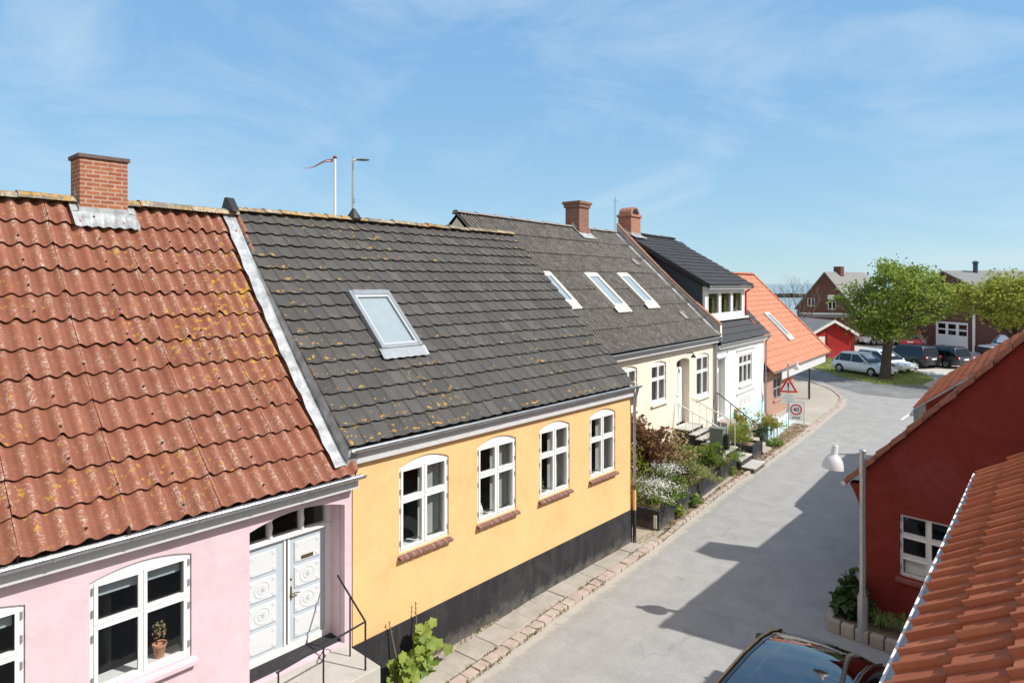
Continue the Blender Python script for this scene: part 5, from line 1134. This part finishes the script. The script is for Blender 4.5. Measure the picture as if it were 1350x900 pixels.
mb = MB(); mb.box(.225,.40,-.17,.12,.42,1.0); mb.build('mail_pouch', M['black'], cb, bevel=.06)
# flagpole, pennant, roof mast, aerial, yard mast
fp = thing('flagpole', 'white flagpole rising behind the yellow house roof', 'flagpole', (-26.1, 16.8, 0)); mb = MB(); mb.tube([(0,0,0),(0,0,13.0)], [.09,.055], 10); mb.build('pole', M['white'], fp, smooth=40); mb = MB(); mb.lathe([(0,13.16),(.09,13.1),(.11,13.05),(.06,13.0)], (0,0,0), 10); mb.build('finial', M['flagred'], fp, smooth=40)
pn = MB(); L_ = 1.42; top = []; bot = []
for k in range(17):
    t = k/16; dx = Vector((-.744,-.668,0))*(.08+L_*t)+Vector((.668,-.744,0))*.09*math.sin(t*7); h = .12*(1-t)+.02; z = -.05-.36*t**.8+.05*math.sin(t*6)
    top.append(dx+Vector((0,0,z+h/2))); bot.append(dx+Vector((0,0,z-h/2)))
mid = [a.lerp(b,.5) for a, b in zip(top, bot)]
m1 = [a.lerp(b,.4) for a, b in zip(top, bot)]; m2 = [a.lerp(b,.6) for a, b in zip(top, bot)]
for A, B, mi in ((top,m1,0),(m1,m2,1),(m2,bot,0)): pn.rings([A,B], False, mi, False)
po_ = pn.build('pennant', [M['flagred'], M['signwhite']], None, fix=False); po_.location = (-26.1,16.8,12.98); tag(po_, 'narrow red and white pennant streaming from the white flagpole', 'pennant')
rm = thing('roof_mast', 'grey mast with oval lamp head standing on the dark roof ridge', 'mast', (-13.7, 9.33, 8.80), R(41.9)); mb = MB(); mb.prism([(-.16,-.14,0),(.2,-.14,0),(.2,.14,0),(-.16,.14,0)], (0,0,.02)); mb.lathe([(.2,.02),(.05,.25),(.03,.28)], (0.02,0,0), 10); mb.build('base_flashing', M['black'], rm); mb = MB(); mb.tube([(0,0,.2),(0,0,1.58)], [.03,.022], 8); mb.box(-.02,.05,-.03,.03,.42,.52); mb.build('pole', M['steel'], rm, smooth=40)
mb = MB(); mb.tube([(-.04,0,1.47),(.08,0,1.48)], .02, 8); mb.build('bracket', M['white'], rm); mb = MB(); mb.lathe([(0,-.03),(.14,-.018),(.18,0),(.14,.02),(0,.035)], (0,0,0), 18, 0, Matrix.Translation((.25,0,1.49)) @ Matrix.Diagonal((1.0,.6,1,1))); mb.build('lamp_head', M['alu'], rm, smooth=50)
ta = thing('roof_aerial', 'thin aerial rod on the firewall between the cream and white houses', 'aerial', G1(10.95,4.6,9.6)); mb = MB(); mb.tube([(0,0,0),(0,0,1.7)], .022, 6); mb.tube([(-.1,0,1.5),(.14,.1,1.5)], .012, 5); mb.build('rod', M['alu'], ta)
ym = thing('radio_mast', 'thin radio mast with side rods rising beyond the yellow green tree', 'mast', (6.4, 92, 0)); mb = MB(); mb.tube([(0,0,0),(0,0,9.9)], .07, 6); 
for z in (9.2,8.6,8.0): mb.tube([(-.3,-.3,z),(.3,.3,z)], .03, 5)
mb.tube([(.3,.3,7.8),(.3,.3,10.4)], .03, 5); mb.build('rod', M['alu'], ym)

# ------------------------------------------------------------------ buildings round the yard
bh = thing('gabled_brick_building', 'brown brick building with steep grey roof and bare gable by the sea', 'building', (-27.7, 85.3, 0), R(-13.5))
W_ = 7.3; ez, az = 4.3, 8.55
gl = [(0,-.1),(W_,-.1),(W_,ez),(W_/2,az),(0,ez)]; hs = [rect(1.3,2.3,4.4,5.4), rect(3.95,5.0,4.05,5.1)]
mb = MB(); mb.panel(gl, hs, 0, .15, back=False)
for x in (0, W_): mb.face([(x,0,-.1),(x,9,-.1),(x,9,ez),(x,0,ez)])
mb.face([(p[0],9,p[1]) for p in gl]); mb.build('wall', M['wallbrick'], bh)
for h in hs: window(bh, h[0][0], h[1][0], h[0][1], h[2][1], 0, cols=2, rows=(), y=.06, sill=None, hinges=False, fr=.08, bar=.07)
mb = MB()
for s_ in (0, 1):
    x0, x1 = (-.3, W_/2) if s_ == 0 else (W_+.3, W_/2); z0 = ez-.3*(az-ez)/(W_/2)
    mb.prism([(x0,-.25,z0),(x1,-.25,az),(x1,-.25,az+.14),(x0,-.25,z0+.14)], (0,9.6,0))
mb.build('roof', M['greyroof'], bh)
mb = MB(); mb.box(W_/2-.4,W_/2+.5,2.6,3.4,7.9,9.35); c_ = mb.build('chimney', M['wallbrick'], bh)
mb = MB(); mb.box(4.0,4.9,-.08,-.005,5.3,5.85); mb.build('wall_box', M['signwhite'], bh)
fr_ = thing('flat_roof_carport', 'dark flat roofed carport behind the red shed', 'carport', (-23.2, 73.6, 0), R(25)); mb = MB(); mb.box(0,5.2,0,4,3.55,3.9); mb.build('roof', M['asphaltdark'], fr_, bevel=.02); mb = MB(); mb.box(.2,5.0,.3,3.8,0,3.54); mb.build('wall', M['wallbrick'], fr_)
shd = thing('red_shed', 'red wooden shed with white barge boards and grey roof', 'shed', (-19.75, 65.2, 0), R(45.8))
gw = 3.95; mb = MB(); gl = [(0,-.1),(gw,-.1),(gw,2.55),(gw/2,3.55),(0,2.55)]; mb.panel(gl, [], 0, .1, reveal=False)
for x in (0, gw): mb.face([(x,0,-.1),(x,7,-.1),(x,7,2.55),(x,0,2.55)])
mb.build('wall', M['redwall2'], shd)
mb = MB()
for x0 in (-.35, gw+.35): mb.prism([(x0,-.3,2.45-.1),(gw/2,-.3,3.62),(gw/2,-.3,3.72),(x0,-.3,2.45)], (0,7.6,0))
mb.build('roof', M['greyroof'], shd); mb = MB()
for x0 in (-.4, gw+.4): mb.prism([(x0,-.36,2.18),(gw/2,-.36,3.48),(gw/2,-.36,3.76),(x0,-.36,2.46)], (0,.05,0))
mb.build('barge_board', M['white'], shd, bevel=.006); mb = MB(); mb.box(.55,1.15,-.05,-.004,.9,2.15); mb.build('door', M['signwhite'], shd, bevel=.006); mb = MB(); mb.box(1.38,1.46,-.03,-.003,0,2.9); mb.box(gw-.1,gw+.03,-.03,-.003,0,2.5); mb.build('corner_board', M['redwall'], shd)
hl = thing('garage_hall', 'red brick garage hall with big white folding door on the yard', 'building', (-19.5, 93.6, 0), R(-45.2))
mb = MB(); dorh = rect(9.0,13.9,0,3.0); gl = [(1,-.1),(20.5,-.1),(20.5,4.9),(10.6,8.5),(1,4.9)]
mb.panel(gl, [[(9.0,-.0),(13.9,-.0),(13.9,3.0),(9.0,3.0)]], 0, .2, back=False); mb.face([(1,0,-.1),(1,14,-.1),(1,14,4.9),(1,0,4.9)]); mb.box(-9,.99,.05,8,-.1,3.9); mb.build('wall', M['wallbrick'], hl)
mb = MB(); mb.prism([(.5,-.4,4.72),(10.6,-.4,8.52),(10.6,-.4,8.68),(.5,-.4,4.9)], (0,14,0)); mb.prism([(21,-.4,4.72),(10.6,-.4,8.52),(10.6,-.4,8.68),(21,-.4,4.9)], (0,14,0)); mb.box(-9.2,1,-.1,8,3.91,4.15); mb.build('roof', M['greyroof'], hl)
mb = MB(); hs = []
for k in range(3):
    a = 9.2+k*1.58
    for (z0, z1) in ((1.55,2.05),(2.2,2.75)): hs.append(rect(a+.12,a+1.32,z0+.0,z1))
mb.panel(rect(9.0,13.9,0.02,3.0), hs, .05, .12)
for k in range(4): x = 9.1+k*1.58; mb.box(x-.06,x+.06,.02,.049,.05,2.95)
dd = mb.build('garage_door', M['signwhite'], hl); mb = MB(); mb.face([(9.1,.1,1.5),(13.8,.1,1.5),(13.8,.1,2.8),(9.1,.1,2.8)]); mb.build('pane', M['carglass'], dd); mb = MB(); mb.face([(9.05,.19,0),(13.85,.19,0),(13.85,.19,3),(9.05,.19,3)]); mb.build('backing', M['dark'], hl)
mb = MB(); mb.tube([(14.9,-.12,0),(14.9,-.12,4.9)], .14, 8); mb.build('downpipe', M['signwhite'], hl)
mb = MB(); mb.tube([(11.2,3,7.5),(11.2,3,9.5)], .24, 10); mb.lathe([(.3,9.45),(.34,9.6),(.1,9.75)], (11.2,3,0), 10); mb.build('flue', M['slate'], hl)
bk = MB()
for k in range(1500):
    t = random.random(); p = Vector((-330, 330, 0)).lerp(Vector((40, 420, 0)), t)+Vector((random.gauss(0,2), random.gauss(0,2.4), 0)); s_ = random.uniform(1.0,2.0)
    bk.xbox(Matrix.Translation((p.x, p.y, random.uniform(-.3,.9))) @ Matrix.Rotation(random.uniform(0,3),4,'Z') @ Matrix.Rotation(random.uniform(-.5,.5),4,'X'), s_*1.6, s_, s_*.9)
tag(bk.build('breakwater', plain('dark wet stone', (.06,.052,.045), .9, .4, 1)), 'dark stone breakwater lying across the sea', 'breakwater', kind='structure')

# ------------------------------------------------------------------ cars
def car(label, loc, heading, L, W, H, kind, pm, group='cars parked in the yard', front_trim=False):
    o = thing('parked_car', label, 'car', loc, heading, group); h = W/2
    # stations along X (rear -L/2 to front L/2): (x, z_low, z_belt, half width)
    b = .56*H
    if kind == 'pickup': st_ = [(-.5,.32,b*.95,.90),(-.47,.26,b*1.02,.97),(-.2,.22,b*1.02,1),(.1,.22,b,1),(.22,.22,b*.98,.99),(.42,.26,b*.9,.96),(.48,.30,b*.78,.92),(.5,.34,b*.6,.86)]
    else: st_ = [(-.5,.34,b*.74,.84),(-.487,.27,b*.96,.91),(-.44,.23,b*1.06,.965),(-.3,.21,b*1.05,1),(0,.21,b*1.0,1),(.2,.21,b*.97,1),(.33,.22,b*.9,.985),(.43,.24,b*.79,.94),(.48,.27,b*.66,.87),(.5,.33,b*.52,.78)]
    mb = MB(); rs = []
    for (x, zl, zb, wf) in st_:
        w_ = h*wf; zl *= H/1.5; half = [(w_*.86, zl), (w_*.98, zl+.10), (w_, zl+(zb-zl)*.45), (w_*.985, zl+(zb-zl)*.72), (w_*.93, zb-.015), (w_*.80, zb+.012), (w_*.4, zb+.035)]
        rs.append([Vector((x*L, y, z)) for y, z in half]+[Vector((x*L, -y, z)) for y, z in half[::-1]])
    mb.rings(rs, True); body = mb.build('body', pm, o, smooth=50)
    # greenhouse
    if kind == 'estate': X = (-.47, -.40, .03, .20)
    elif kind == 'pickup': X = (-.05, -.01, .07, .20)
    else: X = (-.465, -.31, .0, .25)
    bw_, tw_ = h*.92, h*.72; zb = b*1.0; zt = H
    def P(x, k, s_): # k 0 belt, 1 roof
        return Vector((x*L, s_*(bw_+(tw_-bw_)*k), zb+(zt-zb)*k))
    xr = lambda k: X[0]+(X[1]-X[0])*k; xf = lambda k: X[3]+(X[2]-X[3])*k
    mb = MB(); rs = []
    for k, kk in ((-.06,0),(.5,.5),(.86,.86),(.97,.95),(1.0,.93)):
        cr_ = .0
        xa, xb = xr(kk)+(0 if k < .9 else .012), xf(kk)-(0 if k < .9 else .012); y = bw_+(tw_-bw_)*min(k, .97)-(0.03 if k >= 1 else 0)
        z = zb+(zt-zb)*k
        rs.append([Vector((xa*L,-y,z)), Vector((xb*L,-y,z)), Vector(((xb+.012)*L,-y*.5,z+(.0 if k < 1 else .012))), Vector(((xb+.012)*L,y*.5,z+(.0 if k < 1 else .012))), Vector((xb*L,y,z)), Vector((xa*L,y,z)), Vector((xa*L-.03,y*.5,z)), Vector((xa*L-.03,-y*.5,z))])
    mb.rings(rs, True); mb.build('cabin', pm, body, smooth=50)
    gm = MB(); e = .012
    for s_ in (-1, 1):
        cuts = [X[0]+.03, X[0]+.20 if kind == 'estate' else X[0]+.13, (X[1]+X[2])/2+.06, X[3]-.04] if kind != 'pickup' else [X[0]+.02, X[3]-.03]
        for a, b2 in zip(cuts[:-1], cuts[1:]):
            k0, k1 = .06, .84
            def clampx(x, k): return min(max(x, xr(k)+.012), xf(k)-.018)
            q = [P(clampx(a+.006,k0),k0,s_), P(clampx(b2-.006,k0),k0,s_), P(clampx(b2-.006,k1),k1,s_), P(clampx(a+.006,k1),k1,s_)]
            gm.face([p+Vector((0, s_*e, .004)) for p in q])
    for (xx, sg) in ((xf, 1), (xr, -1)):
        k0, k1 = .08, .86
        gm.face([P(xx(k0),k0,-.9)+Vector((sg*.035,0,.01)), P(xx(k0),k0,.9)+Vector((sg*.035,0,.01)), P(xx(k1),k1,.88)+Vector((sg*.035,0,.01)), P(xx(k1),k1,-.88)+Vector((sg*.035,0,.01))])
    gm.build('window', M['carglass_dark'], body)
    wr = .31*H/1.5; wx = (-.31, .31)
    for x in wx:
        for s_ in (-1, 1):
            T = Matrix.Translation((x*L, s_*(h-.09), wr)) @ Matrix.Rotation(R(90)*-s_, 4, 'X')
            mb = MB(); mb.lathe([(wr*.62,.115),(wr*.9,.12),(wr,.08),(wr,-.1),(wr*.6,-.1)], (0,0,0), 22, 0, T); wv = mb.build('wheel', M['tyre'], o, smooth=40)
            mb = MB(); mb.lathe([(wr*.66,.112),(wr*.6,.085),(wr*.55,.06)], (0,0,0), 22, 0, T)
            for i in range(5):
                a = i*2*PI/5; mb.xbox(T @ Matrix.Rotation(a,4,'Z') @ Matrix.Translation((wr*.32,0,.09)), wr*.62, wr*.2, .03)
            mb.lathe([(0,.11),(wr*.16,.11),(wr*.16,.06)], (0,0,0), 12, 0, T); mb.build('rim', M['rim'], wv)
            mb = MB(); mb.lathe([(0,.05),(wr*1.13,.052),(wr*1.13,.102),(wr*1.02,.104),(wr*1.02,.05)], (0,0,0), 24, 0, T); mb.build('wheel_arch', M['trim'], wv)
    zb0 = b
    for s_ in (-1, 1):
        mb = MB(); mb.xbox(Matrix.Translation((L*.462, s_*h*.68, b*.73)) @ Matrix.Rotation(-.35*s_,4,'Z') @ Matrix.Rotation(.5,4,'Y'), .16, .34*W/1.75, .13); mb.build('headlight', M['lampclear'], body, bevel=.03)
        mb = MB(); mb.xbox(Matrix.Translation((-L*.477, s_*h*.80, b*.92)) @ Matrix.Rotation(.25*s_,4,'Z'), .12, .2, .22*H/1.5); mb.build('tail_light', M['lampred'], body, bevel=.03)
        mb = MB(); mb.xbox(Matrix.Translation((L*(X[3]-.07), s_*(h+.07), b*1.06)), .10, .2, .14); mb.build('mirror', pm if kind != 'pickup' else M['trim'], body, bevel=.03)
    mb = MB(); mb.xbox(Matrix.Translation((L*.497, 0, b*.42)) , .06, W*.52, .13); mb.xbox(Matrix.Translation((L*.484,0,b*.62)) @ Matrix.Rotation(.4,4,'Y'), .05, W*.3, .06); mb.build('grille', M['trim'], body, bevel=.01)
    mb = MB(); mb.xbox(Matrix.Translation((-L*.499, 0, b*.80)), .02, .55, .13); mb.xbox(Matrix.Translation((L*.53*.962, 0, b*.40)), .03, .52, .11); mb.build('number_plate', M['signwhite'], body)
    if kind == 'pickup': mb = MB(); mb.xbox(Matrix.Translation((L*.5,0,b*.55)), .16, W*.9, b*.52); mb.build('front_guard', M['trim'], body, bevel=.03)
    if kind == 'estate':
        mb = MB()
        for s_ in (-1, 1): mb.tube([(X[1]*L+.1, s_*tw_*.95, zt+.03), (X[2]*L-.1, s_*tw_*.95, zt+.03)], .018, 6)
        mb.build('roof_rail', M['trim'], body)
    return o
M['carglass_dark'] = glass('dark tinted car window', (.05,.06,.06), .03)
M['glassroof'] = glass('tinted glass roof', (.10,.11,.12), .22, .04, 1.1)
random.seed(5)
hd = math.atan2(-1.46, 2.8)
car('white hatchback parked on the lawn left of the tree trunk', (-13.35, 56.75, .05), hd, 4.75, 2.0, 1.68, 'hatch', M['carwhite'])
car('white car half hidden behind the white hatchback, its nose right of the trunk', (-12.75, 60.35, .02), hd, 5.0, 2.05, 1.7, 'hatch', M['carwhite'])
car('black estate car parked right behind the tree trunk', (-12.1, 65.6, .01), hd+PI, 5.2, 2.1, 1.85, 'estate', M['carblack'])
car('dark blue grey estate car at the open end of the row', (-10.1, 67.4, .01), hd+PI, 5.3, 2.1, 1.75, 'estate', M['cargrey'])
car('red hatchback parked near the white garage door', (-14.6, 83.4, .01), R(92), 5.0, 2.2, 1.95, 'hatch', M['carred'])
car('white vehicle with black front under the yellow green tree', (-5.9, 80.3, .01), math.atan2(-.65, -.757), 5.2, 2.5, 2.1, 'pickup', M['carwhite'])
car('white car seen behind the tree leaves by the brick building', (-18.4, 85.6, .01), R(-135), 4.8, 2.1, 1.9, 'hatch', M['carwhite'])
# near dark car with a large glass roof
nc = thing('parked_car', 'black car with large glass roof parked below the street lamp', 'car', (-3.14, 9.9, 0), R(90), None)
Lc, Wc, Hc = 4.5, 1.86, 1.62; h = Wc/2; mb = MB(); rs = []
for (x, zl, zb, wf) in [(-2.25,.45,.75,.86),(-2.2,.3,1.0,.93),(-1.9,.24,1.05,.98),(0,.22,1.0,1),(1.0,.22,.98,1),(1.7,.24,.96,.98),(2.05,.26,.86,.93),(2.25,.3,.72,.84),(2.33,.38,.55,.72)]:
    w_ = h*wf; half = [(w_*.86,zl),(w_*.98,zl+.1),(w_,zl+(zb-zl)*.45),(w_*.985,zl+(zb-zl)*.75),(w_*.94,zb-.02),(w_*.8,zb+.01),(w_*.4,zb+.04)]
    rs.append([Vector((x,y,z)) for y,z in half]+[Vector((x,-y,z)) for y,z in half[::-1]])
mb.rings(rs, True); body = mb.build('body', M['carblack'], nc, smooth=50)
prof = [(-2.1,1.05),(-1.98,1.35),(-1.75,1.56),(-1.2,1.62),(-.4,1.64),(.3,1.60),(.8,1.50),(1.3,1.31),(1.72,1.06),(1.9,.97)]
wid = [.80,.76,.74,.735,.735,.735,.74,.755,.79,.80]
mb = MB(); gl_ = MB(); cb_ = MB(); rr_ = []; rg = []
for (x, z), wv in zip(prof, wid):
    cv = [(-1,-.05),(-.985,-.015),(-.9,0),(-.5,.022),(0,.03),(.5,.022),(.9,0),(.985,-.015),(1,-.05)]
    rg.append([Vector((x+(.10*(1-t*t) if x > .5 else 0), t*wv, z+dz_)) for t, dz_ in cv[2:-2]])
    rr_.append(([Vector((x, s_*wv*k, z+d_)) for s_ in (-1,) for k, d_ in ((1.06,-.10),(1.045,-.02),(1.0,.02),(.9,.008))], [Vector((x, wv*k, z+d_)) for k, d_ in ((1.06,-.10),(1.045,-.02),(1.0,.02),(.9,.008))]))
gl_.rings(rg, False, 0, False); gl_.build('glass_roof', M['glassroof'], body, smooth=60, fix=False)
mb.rings([a for a, b in rr_], False, 0, False); mb.rings([b for a, b in rr_], False, 0, False); mb.build('roof_frame', M['carblack'], body, smooth=60)
mb = MB()
for s_ in (-1,1): mb.tube([(x, s_*wv*1.0, z+.035) for (x,z),wv in list(zip(prof,wid))[2:8]], .016, 8)
mb.build('roof_rail', M['brass'], body, smooth=40)
sd_ = MB()
for s_ in (-1,1):
    sd_.rings([[Vector((x, s_*wv*1.065, z-.1)) for (x,z),wv in zip(prof[1:],wid[1:])],[Vector((x, s_*h*.93, 1.0)) for (x,z),wv in zip(prof[1:],wid[1:])]], False, 0, False)
sd_.build('side_window', M['carglass_dark'], body, fix=False)
mb = MB(); mb.box(-1.9,1.6,-.75,.75,.6,.95); mb.build('cabin_interior', M['dark'], body)
mb = MB(); mb.xbox(Matrix.Translation((1.45,.60,1.215)) @ Matrix.Rotation(.53,4,'Y'), .14, .16, .004); mb.build('permit_sticker', M['signwhite'], body)
mb = MB(); mb.xbox(Matrix.Translation((1.453,.60,1.221)) @ Matrix.Rotation(.53,4,'Y'), .05, .09, .003); mb.build('sticker_print', M['signgrey'], body)
for s_ in (-1,1):
    mb = MB(); mb.xbox(Matrix.Translation((1.25, s_*(h+.13), 1.1)), .13, .22, .16); mb.build('mirror', M['carblack'], body, bevel=.04)
    mb = MB(); mb.xbox(Matrix.Translation((2.13, s_*h*.66, .72)) @ Matrix.Rotation(-.4*s_,4,'Z'), .2, .34, .14); mb.build('headlight', M['lampclear'], body, bevel=.03)
    for x in (-1.35,1.38):
        T = Matrix.Translation((x, s_*(h-.1), .33)) @ Matrix.Rotation(R(90)*-s_,4,'X'); mb = MB(); mb.lathe([(.2,.115),(.3,.12),(.33,.08),(.33,-.1),(.2,-.1)], (0,0,0), 24, 0, T); wv_ = mb.build('wheel', M['tyre'], nc, smooth=40); mb = MB(); mb.lathe([(0,.1),(.2,.11)], (0,0,0), 24, 0, T); mb.build('rim', M['rim'], wv_)
mb = MB(); mb.tube([(1.80,-.5,1.05),(1.92,.1,.985),(1.98,.35,.965)], .012, 6); mb.build('wiper', M['trim'], body)

# potted plant on the pink window board
pp = thing('potted_plant', 'small plant in a terracotta pot on the pink house window board', 'plant', (-9.4-.28, 3.42, 2.0)); mb = MB(); mb.lathe([(.0,0),(.06,0),(.085,.15),(.095,.16),(.095,.19),(.08,.18)], (0,0,0), 16); mb.build('pot', M['terracotta'], pp, smooth=40); mb = MB(); leaves_blob(mb, (0,0,.38), (.09,.09,.15), 70, .06, 0, .4, .3); mb.build('foliage', M['tanleaf'], pp, fix=False)
bpy.context.view_layer.update()
for (y_, lab_, kind_) in ((9.75, 'white vase on the window board of the second yellow house window', 0), (11.72, 'small green potted plant behind the third yellow house window', 1)):
    vz = thing('vase' if kind_ == 0 else 'potted_plant', lab_, 'vase' if kind_ == 0 else 'plant', (-9.4-.26, y_, 2.275)); mb = MB()
    mb.lathe([(0,0),(.05,0),(.075,.08),(.06,.17),(.03,.23),(.04,.26),(.03,.25)] if kind_ == 0 else [(0,0),(.05,0),(.07,.11),(.06,.11)], (0,0,0), 16); mb.build('vessel', M['white'], vz, smooth=40)
    if kind_: mb = MB(); leaves_blob(mb, (0,0,.25), (.13,.13,.14), 90, .08, 0, .4, .3); mb.build('foliage', M['green'], vz, fix=False)
# pieces that stand apart become parts of their own
def split_loose(o):
    me = o.data; par = list(range(len(me.vertices)))
    def find(a):
        while par[a] != a: par[a] = par[par[a]]; a = par[a]
        return a
    for e in me.edges: par[find(e.vertices[0])] = find(e.vertices[1])
    roots = sorted({find(i) for i in range(len(par))})
    if len(roots) < 2: return
    for k, rt in enumerate(roots):
        d = me.copy(); bm = bmesh.new(); bm.from_mesh(d); bm.verts.ensure_lookup_table()
        bmesh.ops.delete(bm, geom=[v for v in bm.verts if find(v.index) != rt], context='VERTS'); bm.to_mesh(d); bm.free()
        c = o.copy(); c.data = d; COL.objects.link(c)
    bpy.data.objects.remove(o)
for o in list(bpy.data.objects):
    if o.type == 'MESH' and o.name.split('.')[0] in ('barge_board', 'number_plate', 'roof_rail', 'dormer_cheek', 'curtain', 'moulding', 'relief_panel', 'door_panel', 'post', 'hinge', 'corner_board', 'roof_vent', 'door_post', 'canopy_post', 'carving', 'cap', 'roof_bolt', 'handle'): split_loose(o)
bpy.context.view_layer.update()
